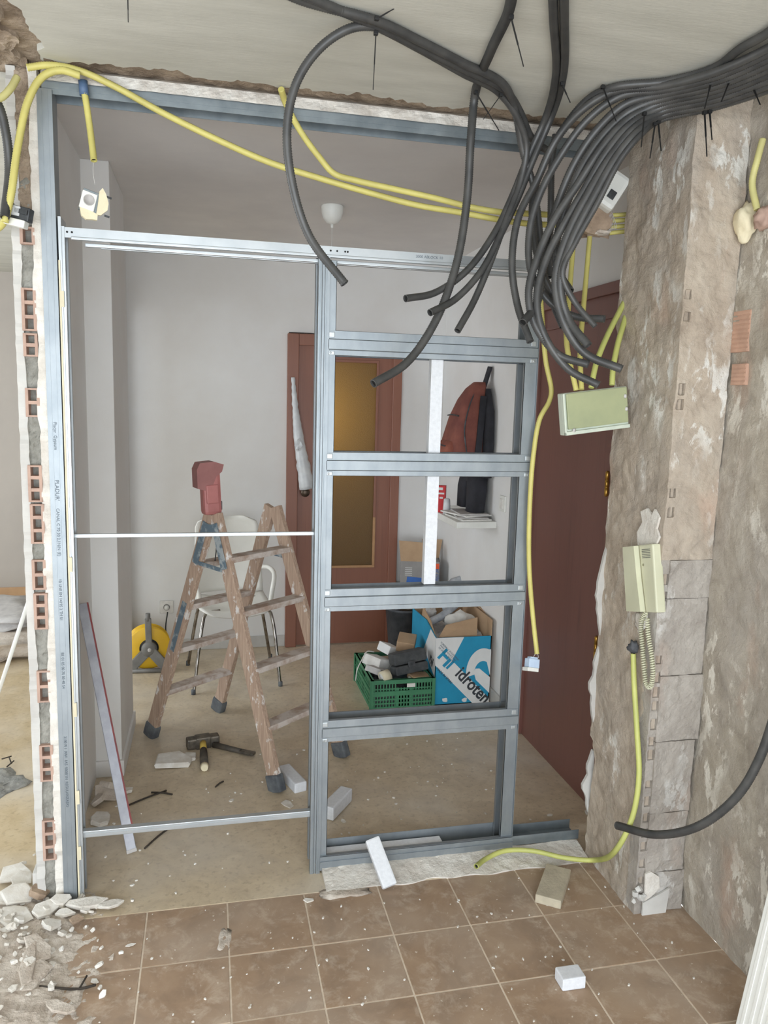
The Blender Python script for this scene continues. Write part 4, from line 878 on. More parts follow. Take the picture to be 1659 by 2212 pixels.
def shell(fn, nu, nv, th, mat, name):
    vs = []; g = {}
    for j in range(nv + 1):
        for i in range(nu + 1):
            vs.append(fn(i / nu, j / nv))
    m = MB(); W_ = nu + 1; nb = len(vs); V = [Vector(v) for v in vs]; N = []
    for j in range(nv + 1):
        for i in range(nu + 1):
            du = V[j * W_ + min(i + 1, nu)] - V[j * W_ + max(i - 1, 0)]; dv = V[min(j + 1, nv) * W_ + i] - V[max(j - 1, 0) * W_ + i]; N.append(du.cross(dv).normalized())
    vs2 = V + [v - n * th for v, n in zip(V, N)]; fs = []
    for j in range(nv):
        for i in range(nu):
            a = j * W_ + i; fs += [(a, a + 1, a + 1 + W_, a + W_), (nb + a, nb + a + W_, nb + a + 1 + W_, nb + a + 1)]
    rim = [i for i in range(nu + 1)] + [j * W_ + nu for j in range(1, nv + 1)] + [nv * W_ + i for i in range(nu - 1, -1, -1)] + [j * W_ for j in range(nv - 1, 0, -1)]
    for k in range(len(rim)): a, b = rim[k], rim[(k + 1) % len(rim)]; fs.append((b, a, nb + a, nb + b))
    m.add(vs2, fs, True); return m.build(name, mat, t)
def rr(a, w, r_, k):   # rounded end: half width shrinks near k->1
    return w * (1 if k < 1 - r_ else math.sqrt(max(0, 1 - ((k - 1 + r_) / r_) ** 2)) * .45 + .55)
def seat(a, b):
    k = b; w = .205 * (1 if k > .22 else .72 + .28 * math.sqrt(max(0, 1 - ((.22 - k) / .22) ** 2)))
    x = (a * 2 - 1) * w; y = -.20 + .40 * b
    return cp(x, y, .435 + .02 * (2 * a - 1) ** 2 - .012 * math.sin(math.pi * b) - (.03 * (1 - b / .12) ** 2 if b < .12 else 0))
shell(seat, 14, 16, .008, 'chair_white', 'seat')
def backr(a, b):
    w = rr(a, .20 - .015 * b, .14, b); x = (a * 2 - 1) * w
    return cp(x, .20 + .10 * b + .02 - .05 * (2 * a - 1) ** 2, .46 + .44 * b)
shell(backr, 14, 16, .008, 'chair_white', 'backrest')
for sg in (-1, 1):
    m = MB(); m.tube(spline([cp(sg * .20, .20, .60), cp(sg * .225, .10, .615), cp(sg * .225, -.06, .60), cp(sg * .205, -.10, .52), cp(sg * .20, -.08, .45)], .01), .013, 10); m.build('armrest', 'chair_white', t)

# ------------------------------------------------------------------ cable reel
p = P(321, 1398, y=2.16); rc = Vector((p.x, 2.16, .142)); t = thing('cable_reel', 'yellow cable reel on a grey stand by the hall wall', 'cable reel', (rc.x, rc.y, 0))
mx = frame_mtx(rc, (1, .15, 0), (0, 0, 1))
m = MB(); m.lathe([(.055, .02), (.122, .02), (.128, .024), (.128, .03), (.12, .034), (.055, .034)], 36, mx, cap=False); m.lathe([(.055, -.05), (.122, -.05), (.128, -.046), (.128, -.04), (.055, -.036)], 36, mx, cap=False); m.build('drum', 'reel_yellow', t)
m = MB(); m.lathe([(.058, .028), (.075, .01), (.085, -.04)], 30, mx); m.build('wound_cable', 'black_cable', t)
m = MB(); ctr = mx @ Vector((0, 0, .05))
m.beam(ctr, ctr + Vector((-.005, .0, .185)), .036, .024, up=(0, 1, 0), bev=.006); m.beam(ctr, Vector((rc.x - .115, ctr.y, .012)), .058, .024, up=(0, 1, 0), bev=.006); m.beam(ctr, Vector((rc.x + .115, ctr.y - .01, .012)), .058, .024, up=(0, 1, 0), bev=.006)
m.lathe([(.045, -.012), (.045, .012), (.02, .02)], 20, frame_mtx(ctr, (1, .15, 0), (0, 0, 1))); m.tube([Vector((rc.x - .135, ctr.y, .014)), Vector((rc.x + .135, ctr.y - .02, .014))], .013, 10); st = m.build('stand', 'reel_grey', t)
m = MB(); m.tube([ctr + Vector((-.005, 0, .17)), ctr + Vector((-.005, 0, .215))], .014, 10); m.build('handle', 'reel_grey', st)
m = MB(); m.lathe([(.011, 0), (.011, .024), (.006, .026)], 14, frame_mtx(ctr, (1, .15, 0), (0, 0, 1))); m.build('axle_cap', 'paper_grey', st)
m = MB(); m.tube(spline([P(362, 1322, y=2.46), P(358, 1360, y=2.44), P(366, 1400, y=2.40), P(372, 1412, y=2.32), P(365, 1385, y=2.25), P(345, 1362, y=2.2), P(312, 1358, y=2.15)]), .004, 8); m.build('cable', 'black_cable', t)

# ------------------------------------------------------------------ small things on the hall floor
def ground(u, v): return P(u, v, z=0)
# hammer
h0 = ground(410, 1617); h1 = ground(466, 1608); hc = (h0 + h1) / 2; t = thing('club_hammer', 'short club hammer with dusty head lying below the step ladder', 'hammer', hc)
m = MB(); d = (h1 - h0).normalized(); a0 = hc - d * .075 + Vector((0, 0, .026)); a1 = hc + d * .075 + Vector((0, 0, .026)); m.beam(a0, a1, .048, .05, bev=.008); m.beam(hc - d * .035 + Vector((0, 0, .026)), hc + d * .035 + Vector((0, 0, .026)), .054, .056, bev=.006); m.build('head', 'hammer_steel', t)
e = ground(442, 1668) + Vector((0, 0, .018)); s0 = hc + Vector((0, 0, .03)); dd = e - s0
m = MB(); m.tube([s0, s0 + dd * .38], [.015, .015], 12); m.build('handle_neck', 'handle_yellow', t)
m = MB(); m.tube([s0 + dd * .36, s0 + dd * .6, s0 + dd * .92], [.016, .018, .019], 12); m.build('handle', 'handle_dark', t)
m = MB(); m.tube([s0 + dd * .92, s0 + dd * 1.0], [.019, .015], 12); m.build('handle_tip', 'cream_plaster', t)
a = ground(462, 1614) + Vector((0, 0, .012)); b = ground(520, 1628) + Vector((0, 0, .012)); c = ground(549, 1634) + Vector((0, 0, .012))
t = thing('cold_chisel', 'dark steel chisel lying beside the club hammer', 'chisel', a); m = MB(); m.tube([a, b], [.014, .012], 8); m.build('shaft', 'handle_dark', t); m = MB(); m.beam(b, c, .03, .012, bev=.002); m.build('blade', 'hammer_steel', t)
# plaster slab fragments
def chunk(u, v, size, rotz, mat, label, name='plaster_fragment', seed=1, z=0.0, tilt=0.0, group=None, cat='rubble', rough=.35):
    p = P(u, v, z=z); m = MB(); R_ = Euler((tilt, tilt * .5, rotz)).to_matrix().to_4x4()
    m.shard((0, 0, 0), (size[0] * 1.2, size[1] * 1.2, size[2] * .5), seed, R_); lo = min(q.z for q in m.v)
    m.v = [q + Vector((p.x, p.y, z - lo)) for q in m.v]
    return tag(m.build(name, mat, smooth=False), label, cat, group)
GR = 'broken plaster pieces'
chunk(370, 1648, (.10, .06, .02), .1, 'plaster_chunk', 'flat broken plaster slab left of the club hammer', seed=2, tilt=.08, group=GR)
chunk(408, 1640, (.04, .035, .016), .7, 'plaster_chunk', 'smaller broken plaster bit touching the slab by the hammer', seed=5, group=GR)
for q, (u, v, s_, lab) in enumerate(((228, 1725, .05, 'upright broken tile shard leaning by the hall left wall'), (215, 1775, .045, 'flat pale shard nearest the jamb on the hall floor'), (240, 1715, .05, 'brown backed shard behind the levelling bar'), (268, 1712, .035, 'small pale shard right of the levelling bar'), (212, 1738, .03, 'little triangular white shard in the hall corner'))):
    chunk(u, v, (s_, s_ * .8, .012 + .006 * (q % 3)), q * 1.1, ['dust_grey', 'plaster_chunk'][q % 2], lab, seed=q + 11, tilt=.5 if q in (0, 2, 4) else .05, group=GR)
for q, (u, v) in enumerate(((318, 1726), (352, 1716), (342, 1810), (475, 1695))):
    L_ = (.11, .05, .08, .03)[q]; an = (.6, -.35, 1.0, .9)[q]; p = ground(u, v) + Vector((0, 0, .004)); d = Vector((math.cos(an), math.sin(an), 0))
    m = MB(); m.tube(spline([p - d * L_, p + Vector((0, .006, 0)), p + d * L_ * .8], .02), .0035, 6); tag(m.build('cable_offcut', 'twig'), ['longest dark cable offcut on the hall floor left', 'short forked piece crossing the long dark offcut', 'dark offcut lying by the lower spacer bar', 'tiny dark offcut right below the club hammer'][q], 'offcut', 'dark offcuts on the hall floor')
# levelling bar leaning on the left wall
b0 = Vector((-.627, .235, .0)); b1 = Vector((-.815, .53, .84)); t = thing('levelling_bar', 'long aluminium levelling bar with a red edge leaning on the hall wall', 'straightedge', b0); dd = (b1 - b0)
nrm = Vector((.15, -1, .2)); m = MB(); m.beam(b0 + dd.normalized() * .012, b1, .034, .018, up=nrm, bev=.002); m.build('bar', 'level_alu', t)
sd = dd.normalized().cross(nrm).normalized(); m = MB(); m.beam(b0 + dd * .1 + sd * .018, b1 + sd * .018, .006, .019, up=nrm); m.build('red_edge', 'level_red', t)
m = MB(); m.beam(b0 + Vector((0, 0, .001)), b0 + dd.normalized() * .014, .036, .02, up=nrm, bev=.003); m.build('end_cap', 'paper_grey', t)
# polystyrene pieces
def foam(a, b, w, h, label, up=(0, 0, 1), seed=0):
    m = MB(); m.beam(a, b, w, h, up=up, bev=.006)
    for k, v in enumerate(m.v): m.v[k] = v + Vector((mnoise.noise(v * 40), mnoise.noise(v * 37 + Vector((3, 0, 0))), 0)) * .0018
    return tag(m.build('polystyrene_piece', 'polystyrene'), label, 'foam piece', 'white polystyrene pieces')
foam(ground(612, 1672) + Vector((0, 0, .022)), ground(650, 1712) + Vector((0, 0, .022)), .055, .044, 'white polystyrene piece by the nearest ladder foot')
foam(ground(706, 1772) + Vector((0, 0, .03)), ground(748, 1728) + Vector((0, 0, .03)), .055, .055, 'white polystyrene piece seen through the lowest frame bay')
foam(P(803, 1812, y=-.035), ground(842, 1926) + Vector((0, .0, .018)), .05, .026, 'white polystyrene bar leaning from the bottom track onto the tiles', up=(0, -1, .6))
t_ = ground(1240, 2138); 
m = MB(); m.box((t_.x - .034, t_.y, 0), (t_.x + .034, t_.y + .05, .036), None, .003)
for k, v in enumerate(m.v):
    m.v[k] = v + Vector((-.008 * math.sin((v.z / .036) * math.pi) if v.x < t_.x else 0, 0, 0)) + Vector((mnoise.noise(v * 60), mnoise.noise(v * 50), 0)) * .002
tag(m.build('polystyrene_piece', 'polystyrene'), 'small white polystyrene cube lying alone on the front tiles', 'foam piece', 'white polystyrene pieces')
b1_ = ground(1196, 1918); m = MB(); m.box((-.042, -.105, 0), (.042, .085, .03), Matrix.Translation(b1_) @ Euler((0, 0, -.62)).to_matrix().to_4x4(), .003); tag(m.build('block_offcut', 'block_beige'), 'beige brick shaped block offcut on the tiles by the stub', 'block')
# pale scraps
for q, (u, v, s_) in enumerate(((1188, 1762, .012), (1270, 1756, .02), (742, 1775, .016), (665, 1946, .018), (500, 1730, .012), (620, 1738, .03))):
    chunk(u, v, (s_, s_ * .6, .004), q, 'plaster_chunk', ['thin pale scrap before the brown door', 'white scrap at the foot of the door frame corner', 'pale crumb behind the lowest rail', 'pale crumb on the tile joint', 'pale crumb in the middle of the hall floor', 'flat crushed scrap near the front ladder foot'][q], 'plaster_scrap', q + 40, group='small plaster scraps')

# ------------------------------------------------------------------ crate with contents, blue box, bucket
cx0, cx1, cy0, cy1, ch = .475, .812, 1.345, 1.80, .165
t = thing('plastic_crate', 'green perforated plastic crate full of odds and ends', 'crate', ((cx0 + cx1) / 2, (cy0 + cy1) / 2, 0))
def crate_wall(p0, p1, name):
    """perforated wall between two floor points: rails plus verticals"""
    m = MB(); p0, p1 = Vector(p0), Vector(p1); d = p1 - p0; L = d.length; d.normalize(); ups = Vector((0, 0, 1)); n = Vector((-d.y, d.x, 0)); mx = frame_mtx(p0, d, ups)
    for za, zb in ((0, .018), (.032, .040), (.054, .062), (.076, .100), (.112, .118), (.142, ch)): m.box((0, za, -.006), (L, zb, .002), mx)
    m.box((0, ch - .006, -.014), (L, ch, .006), mx); m.box((0, .10, -.009), (L, .104, .006), mx)
    nn = int(L / .016)
    for k in range(nn + 1):
        x = L * k / nn; f = k / nn
        if .40 < f < .62: m.box((x - .012, .0, -.005), (x + .012, ch - .045, .001), mx)
        else: m.box((x - .003, .0, -.005), (x + .003, ch, .001), mx)
    for x in (0, L): m.box((x - .01, 0, -.01), (x + .01, ch, .005), mx)
    m.build(name, 'crate_green', t)
crate_wall((cx0, cy0, 0), (cx1, cy0, 0), 'crate_side'); crate_wall((cx1, cy0, 0), (cx1, cy1, 0), 'crate_side'); crate_wall((cx1, cy1, 0), (cx0, cy1, 0), 'crate_side'); crate_wall((cx0, cy1, 0), (cx0, cy0, 0), 'crate_side')
m = MB(); m.box((cx0, cy0, 0), (cx1, cy1, .006)); m.build('crate_bottom', 'crate_green', t)
m = MB(); m.box((cx0 + .19, cy0 - .006, .122), (cx0 + .235, cy0 - .003, .142)); m.build('crate_label', 'paper', t)
GC = 'odds and ends in the green crate'
def obox(name, c, size, rot, mat, label, cat, group=None, bev=.004):
    m = MB(); m.box((-size[0] / 2, -size[1] / 2, -size[2] / 2), (size[0] / 2, size[1] / 2, size[2] / 2), Matrix.Translation(c) @ Euler(rot).to_matrix().to_4x4(), bev)
    return tag(m.build(name, mat), label, cat, group)
c1 = P(882, 1430, y=1.44); t2 = thing('tool_case', 'dark grey hard plastic case tilted on top of the green crate', 'case', c1, GC); mxc = Matrix.Translation(c1) @ Euler((-.25, -.12, .12)).to_matrix().to_4x4()
m = MB(); m.box((-.095, -.05, -.002), (.095, .05, .062), mxc, .012); m.build('upper_shell', 'case_black', t2)
m = MB(); m.box((-.095, -.05, -.055), (.095, .05, -.006), mxc, .012); m.build('lower_shell', 'case_black', t2)
m = MB(); m.box((-.02, -.056, -.02), (.02, -.048, .012), mxc, .002); m.build('latch', 'dark_grey_metal', t2)
p = P(878, 1388, y=1.60); obox('small_carton', p, (.10, .12, .06), (.2, .1, -.35), 'carton', 'dusty brown small carton behind the dark case', 'box', GC)
p = P(840, 1402, y=1.62); obox('small_carton', p, (.085, .10, .05), (.1, .35, .5), 'print_white', 'white small carton standing up at the crate back', 'box', GC)
p = P(815, 1432, y=1.60); obox('small_carton', p, (.10, .14, .07), (0, .3, .5), 'paper', 'larger white small carton at the left of the crate', 'box', GC)
p = P(812, 1448, y=1.50); obox('small_carton', p, (.07, .10, .035), (.1, .3, .8), 'paper_grey', 'greyish small carton low in the crate', 'box', GC)
p = P(905, 1462, y=1.40); obox('small_carton', p, (.11, .07, .03), (.1, .1, .25), 'carton', 'open brown flat carton at the front of the crate', 'box', GC)
p = P(898, 1464, y=1.385); obox('paper_card', p, (.08, .03, .01), (.2, 0, .1), 'paper', 'white folded card at the crate front', 'card', GC)
p = P(832, 1462, y=1.38); t2 = thing('tape_roll', 'roll of cream packing tape in the front corner of the crate', 'tape', p, GC)
m = MB(); mxr = Matrix.Translation(p) @ Euler((0, math.pi / 2 - .2, .3)).to_matrix().to_4x4(); m.lathe([(.026, -.024), (.034, -.024), (.034, .024), (.026, .024)], 24, mxr, cap=False); m.build('tape', 'tape_cream', t2)
m = MB(); m.lathe([(.022, -.025), (.026, -.025), (.026, .025), (.022, .025), (.022, -.025)], 24, mxr, cap=False); m.lathe([(.024, 0), (.024, -.022)], 20, mxr); m.build('core', 'paper', t2)
m = MB(); m.tube(spline([P(808, 1408, y=1.5), P(792, 1408, y=1.45), P(782, 1425, y=1.42), P(772, 1445, y=1.4), P(768, 1470, y=1.4)]), .003, 6); tag(m.build('white_cable', 'paper'), 'thin white cable looping out of the crate', 'cable', GC)
m = MB()
m.rough_slab(lambda a, b: (cx0 + .012 + a * (cx1 - cx0 - .024), cy0 + .012 + b * (cy1 - cy0 - .024), .10), 16, 20, (0, 0, 1), .02, .085, 20, 5); o = m.build('loose_bits', 'case_black'); tag(o, 'jumble of dark small parts filling the crate', 'small parts'); o['kind'] = 'stuff'

# blue box
bx0, bx1, by0, by1 = .823, 1.138, 1.365, 1.86; bh = P(934, 1379, y=by0).z
t = thing('carton_box', 'open blue and white carton box with large lettering full of scraps', 'box', ((bx0 + bx1) / 2, by0, 0)); th = .005
m = MB(); m.box((bx0, by0, 0), (bx1, by0 + th, bh)); fp = m.build('front_panel', 'print_blue', t)
m = MB(); m.prism([(by0, 0), (by1, 0), (by1, bh + .03), (by0 + .2, bh + .045), (by0 + .03, bh + .005), (by0, bh)], th, frame_mtx((bx0, 0, 0), (0, 1, 0), (0, 0, 1))); sp_ = m.build('side_panel', 'print_blue', t)
m = MB(); m.box((bx1 - th, by0, 0), (bx1, by1, bh + .09)); m.box((bx0, by1 - th, 0), (bx1, by1, bh + .06)); m.box((bx0, by0, 0), (bx1, by1, th)); m.build('back_panel', 'carton', t)
m = MB(); q0 = Vector((bx0 + .004, by0 + .012, bh - .01)); m.add([(bx0 + .012, by0 + .02, bh - .02), (bx0 + .24, by0 + .03, bh - .005), (bx0 + .255, by0 + .07, bh + .085), (bx0 + .08, by0 + .08, bh + .045), (bx0 + .012, by0 + .025, bh - .02), (bx0 + .24, by0 + .036, bh - .005), (bx0 + .255, by0 + .076, bh + .085), (bx0 + .08, by0 + .086, bh + .045)], [(0, 1, 2, 3), (7, 6, 5, 4), (0, 4, 5, 1), (1, 5, 6, 2), (2, 6, 7, 3), (3, 7, 4, 0)]); m.build('flap', 'carton', t)
m = MB(); m.prism([(by0 + .03, bh - .01), (by0 + .32, bh + .02), (by0 + .30, bh + .095), (by0 + .14, bh + .055)], .004, frame_mtx((bx0 + .008, 0, 0), (0, 1, 0), (0, 0, 1))); m.build('flap', 'carton', t)
# printed front: in box-face coordinates a (0..1 left to right), b (0..1 up)
fw_, fh_ = bx1 - bx0, bh
mxf = frame_mtx((bx0, by0 - .0006, 0), (1, 0, 0), (0, 0, 1))
def dec(poly, mat, lift=0.0, name='print'):
    m = MB(); m.prism([(a * fw_, b * fh_) for a, b in poly], .0005, mxf @ Matrix.Translation((0, 0, -.0002 + lift))); return m.build(name, mat, fp)
dec([(0.0, .60), (.70, 0.0), (1.0, 0.0), (1.0, .06), (.30, .66), (.50, 1.0), (.0, 1.0)], 'print_white', 0)
arc = [(.86 + .30 * math.cos(w), .46 + .36 * math.sin(w)) for w in np.linspace(math.radians(62), math.radians(190), 16)]; arc2 = [(.86 + .15 * math.cos(w), .46 + .17 * math.sin(w)) for w in np.linspace(math.radians(190), math.radians(62), 16)]
dec([(1.0, .80)] + [p_ for p_ in arc if p_[0] < 1.0] + [p_ for p_ in arc2 if p_[0] < 1.0] + [(1.0, .40), (1.0, .62)], 'print_white', .0003)
dec([(.70, .47), (.745, .35), (1.0, .14), (1.0, .38), (.80, .52), (.73, .52)], 'print_white', .0004)
ang = math.atan2(-.60 * fh_, .70 * fw_)
def ftext(s_, a, b, size, mat, bold=.0, sx=1.0, al='CENTER'):
    text(s_, size, mxf @ Matrix.Translation((a * fw_, b * fh_, .0012)) @ Matrix.Rotation(ang, 4, 'Z'), mat, fp, bold=bold, sx=sx, align=al)
ftext('idroten', .70, .262, .098, 'print_dark', .0022, .86)
ftext('MADE IN SPAIN', .17, .44, .020, 'print_dark', 0, .9)
ftext('TUBERIAS Y ACCESORIOS', .25, .80, .013, 'print_grey'); ftext('PARA CONDUCCION', .22, .775, .013, 'print_grey'); ftext('DE AGUA A PRESION', .19, .75, .013, 'print_grey')
mh = mxf @ Matrix.Translation((.19 * fw_, .655 * fh_, .0012)) @ Matrix.Rotation(ang, 4, 'Z')
m = MB(); m.prism([(-.052, -.02), (-.036, -.02), (-.036, .05), (-.052, .05)], .0004, mh); m.prism([(-.036, .008), (.0, .008), (.0, .024), (-.036, .024)], .0004, mh); m.prism([(.002, -.03), (.02, -.03), (.02, .024), (.002, .024)], .0004, mh); m.prism([(.026, -.026), (.04, -.026), (.04, .028), (.026, .028)], .0004, mh); m.build('logo', 'print_blue', fp)
mxs = frame_mtx((bx0 - .0006, by0, 0), (0, -1, 0), (0, 0, 1))
m = MB(); m.prism([(-.0, .16), (-.0, bh), (-.10, bh + .02), (-.22, .25)], .0005, mxs); m.build('print', 'print_white', sp_)
text('ni', .085, mxs @ Matrix.Translation((-.06, .235, .0012)) @ Matrix.Rotation(-.5, 4, 'Z'), 'print_dark', sp_, bold=.002)
for q, (u, v) in enumerate(((961, 1512), (1003, 1512))):
    p = P(u, v, y=by0 - .002); m = MB(); m.rock(p, (.018, .002, .015), q + 4, .4, 2, True); m.build('torn_patch', 'print_white', fp)
GS = 'scraps in the blue and white carton'
p = P(965, 1318, y=1.62); m = MB(); m.tube(spline([P(925, 1345, y=1.58), P(955, 1330, y=1.62), P(985, 1305, y=1.68), (1.0, 1.78, .42)]), .022, 14); tag(m.build('plastic_pipe', 'bag_grey'), 'bent grey plastic pipe sticking out of the carton box', 'pipe', GS)
p = P(985, 1335, y=1.60); m = MB(); m.rock(p + Vector((.02, 0, -.02)), (.085, .05, .055), 8, .35, 3); tag(m.build('foam_sheet', 'paper'), 'crumpled white sheet in the carton box', 'packaging', GS)
p = P(930, 1328, y=1.70); m = MB(); m.rock(p, (.04, .05, .05), 3, .5, 2, True); tag(m.build('scrap', 'paper_grey'), 'grey crumpled scrap at the back left of the carton box', 'packaging', GS)
p = P(1045, 1345, y=1.55); obox('loose_carton_flap', p + Vector((0, .0, -.01)), (.03, .22, .14), (.2, .15, .1), 'carton', 'loose carton sheet along the right of the carton box', 'cardboard', GS)
m = MB(); m.rough_slab(lambda a, b: (bx0 + .01 + a * (bx1 - bx0 - .02), by0 + .09 + b * (by1 - by0 - .1), bh - .03), 14, 14, (0, 0, 1), .02, .15, 18, 2); o = m.build('waste_bits', 'paper_grey'); tag(o, 'mixed pale waste filling the carton box', 'waste'); o['kind'] = 'stuff'
# bucket
bk = Vector((.86, 2.17, 0)); t = thing('rubble_bucket', 'black rubber bucket of debris behind the green crate', 'bucket', bk)
m = MB(); m.lathe([(.085, 0), (.095, .02), (.125, .32), (.133, .32), (.133, .335), (.118, .335), (.088, .03)], 30, Matrix.Translation(bk)); m.build('body', 'bucket_black', t)
m = MB(); m.tube([bk + Vector((.13 * math.cos(w), .13 * math.sin(w) - .0, .325 - .0 * w)) for w in np.linspace(0, math.pi, 20)], .004, 6); m.build('handle', 'dark_grey_metal', t)
for q in range(7):
    an = q * 2.4; m = MB(); m.rock(bk + Vector((.06 * math.cos(an), .06 * math.sin(an), .325 + .012 * (q % 3))), (.04, .035, .025), q + 60, .5, 2, True)
    tag(m.build('debris_piece', ['grey_rubble', 'bag_grey', 'brown_chunk'][q % 3]), ['grey lump at the middle', 'pale grey piece at the left', 'brown clod at the front', 'second grey lump at the back', 'pale grey piece at the right', 'brown clod at the rear', 'grey lump at the front right'][q] + ' of the heap in the black bucket', 'rubble', 'debris in the black bucket')
# small box with TRABAJO on another carton
sy_ = 2.24; a = P(872, 1262, y=sy_); b = P(953, 1262, y=sy_); zt = P(910, 1214, y=sy_).z; z0 = .42
m = MB(); m.box((a.x - .01, sy_ + .0, 0), (1.14, sy_ + .22, z0), bev=.003); tag(m.build('plain_carton', 'carton'), 'plain carton standing behind the blue box in the hall corner', 'box')
t = thing('work_light_box', 'opened grey carton with a blue picture panel beside the white strip', 'box', ((a.x + b.x) / 2, sy_, z0)); mxb = Matrix.Translation(((a.x + b.x) / 2, sy_ + .08, z0)) @ Euler((0, 0, -.25)).to_matrix().to_4x4(); w = (b.x - a.x) / 2; hb = zt - z0
m = MB(); m.box((-w, -.07, 0), (w, .07, hb), mxb, .002); bd = m.build('body', 'carton_grey', t)
m = MB(); m.box((w - .004, -.071, .0), (w + .0012, .071, hb), mxb); m.build('side_print', 'print_grey', t)
m = MB(); m.add([mxb @ Vector(v) for v in ((-w, -.07, hb), (w * .1, -.07, hb), (w * .2, -.05, hb + .12), (-w - .015, -.05, hb + .13), (-w, -.066, hb), (w * .1, -.066, hb), (w * .2, -.046, hb + .12), (-w - .015, -.046, hb + .13))], [(0, 1, 2, 3), (7, 6, 5, 4), (0, 4, 5, 1), (1, 5, 6, 2), (2, 6, 7, 3), (3, 7, 4, 0)]); m.add([mxb @ Vector(v) for v in ((w * .2, .07, hb), (w, .07, hb), (w + .02, .09, hb + .12), (w * .1, .09, hb + .12), (w * .2, .074, hb), (w, .074, hb), (w + .02, .094, hb + .12), (w * .1, .094, hb + .12))], [(0, 1, 2, 3), (7, 6, 5, 4), (0, 4, 5, 1), (1, 5, 6, 2), (2, 6, 7, 3), (3, 7, 4, 0)]); m.build('flap', 'carton', t)
m = MB(); m.prism([(-w + .035, .0), (.01, .0), (.02, .075), (-w + .045, .082)], .0012, mxb @ frame_mtx((0, -.0704, 0), (1, 0, 0), (0, 0, 1))); m.build('picture', 'print_royal', bd)
m = MB(); m.box((w * .68, -.0722, hb - .045), (w * .98, -.07, hb - .010), mxb); m.build('sticker', 'print_orange', bd)
text('TRABAJO 24V', .030, mxb @ frame_mtx((w * .88, -.0712, hb * .40), (0, 0, 1), (-1, 0, 0)), 'print_royal', bd, sx=.9)
m = MB()
for q in range(5): m.box((-w + .03, -.0708, hb - .045 - .012 * q), (-w + .075, -.07, hb - .042 - .012 * q), mxb)
m.build('print', 'print_white', bd)
# door mat of grey bag behind the strip
p = P(1000, 1258, y=2.0); m = MB(); m.rock((p.x + .02, 2.02, .46), (.12, .09, .10), 9, .3, 3); tag(m.build('grey_bag', 'bag_grey'), 'grey bag bulging up behind the blue box by the right wall', 'bag')

# ------------------------------------------------------------------ shelf, books, backpack
yn = P(1073, 1128, x=XR).y; xs = P(987, 1134, y=yn).x; zt = P(987, 1128, y=yn).z; zb = P(987, 1142, y=yn).z
m = MB(); m.box((xs, yn, zb), (XR, yn + .66, zt), bev=.002); tag(m.build('wall_shelf', 'white_plastic'), 'thick white floating shelf on the right wall of the hall', 'shelf')
GB_ = 'papers and magazines on the wall shelf'
for q, (dx, dy, w, d, rz, mt, lab) in enumerate(((.0, .02, .17, .25, .1, 'paper', 'lowest magazine of the pile on the wall shelf'), (.01, .03, .17, .24, -.15, 'paper_grey', 'second magazine of the pile on the wall shelf'), (.0, .05, .18, .25, .3, 'paper', 'third magazine of the pile lying askew'), (.01, .03, .16, .22, -.05, 'paper_grey', 'topmost thin magazine of the pile'), (-.03, .16, .12, .2, .5, 'paper', 'loose paper sheet left behind the magazine pile'))):
    z_ = zt + .009 * q if q < 4 else zt
    c = Vector(((xs + XR) / 2 + dx, yn + .13 + dy + (.12 if q == 4 else 0), z_ + .0042))
    m = MB(); m.box((-w / 2, -d / 2, -.004), (w / 2, d / 2, .004), Matrix.Translation(c) @ Euler((0, 0, rz)).to_matrix().to_4x4(), .001); tag(m.build('magazine', mt), lab, 'magazine', GB_)
p = P(953, 1098, y=yn + .36); t = thing('red_carton', 'small red and white packet standing on the wall shelf', 'box', (p.x, yn + .36, zt)); mxb = Matrix.Translation((p.x, yn + .38, zt)) @ Euler((0, 0, -.4)).to_matrix().to_4x4()
m = MB(); m.box((-.03, -.02, 0), (.03, .02, .155), mxb, .002); m.build('body', 'red_print', t); m = MB(); m.box((-.0308, -.021, .0), (-.02, .021, .154), mxb); m.build('side_print', 'paper', t)
m = MB(); m.box((-.012, -.0212, .105), (.022, -.0195, .115), mxb); m.box((-.004, -.0212, .08), (.016, -.0195, .09), mxb); m.box((-.014, -.0212, .13), (.014, -.0195, .145), mxb); m.build('print', 'print_white', t)
m = MB(); pg = P(968, 1075, y=yn + .28); m.lathe([(.02, 0), (.022, .02), (.02, .06), (.018, .085), (.01, .09)], 16, Matrix.Translation((pg.x, yn + .30, zt))); tag(m.build('glass_jar', 'clear_bag'), 'pale jar next to the red packet on the shelf', 'jar')
# backpack
by_ = 1.66; t = thing('backpack', 'rust red backpack hanging on the right wall of the hall', 'backpack', (XR, by_, 1.25))
def loft(secs, nseg, mat, name, parent):
    m = MB(); vs = []; fs = []
    for (z_, cx_, cy_, rx, ry, ex_) in secs:
        for k in range(nseg):
            a_ = 2 * math.pi * k / nseg; c_, s_ = math.cos(a_), math.sin(a_)
            vs.append((cx_ + rx * math.copysign(abs(c_) ** ex_, c_), cy_ + ry * math.copysign(abs(s_) ** ex_, s_), z_))
    n = len(secs)
    for i in range(n - 1):
        for k in range(nseg): fs.append((i * nseg + k, i * nseg + (k + 1) % nseg, (i + 1) * nseg + (k + 1) % nseg, (i + 1) * nseg + k))
    fs += [tuple(range(nseg - 1, -1, -1)), tuple((n - 1) * nseg + k for k in range(nseg))]
    for i, v in enumerate(vs):
        q = Vector(v); vs[i] = q + Vector((mnoise.noise(q * 14), mnoise.noise(q * 14 + Vector((5, 0, 0))), 0)) * .008
    m.add(vs, fs, True); return m.build(name, mat, parent)
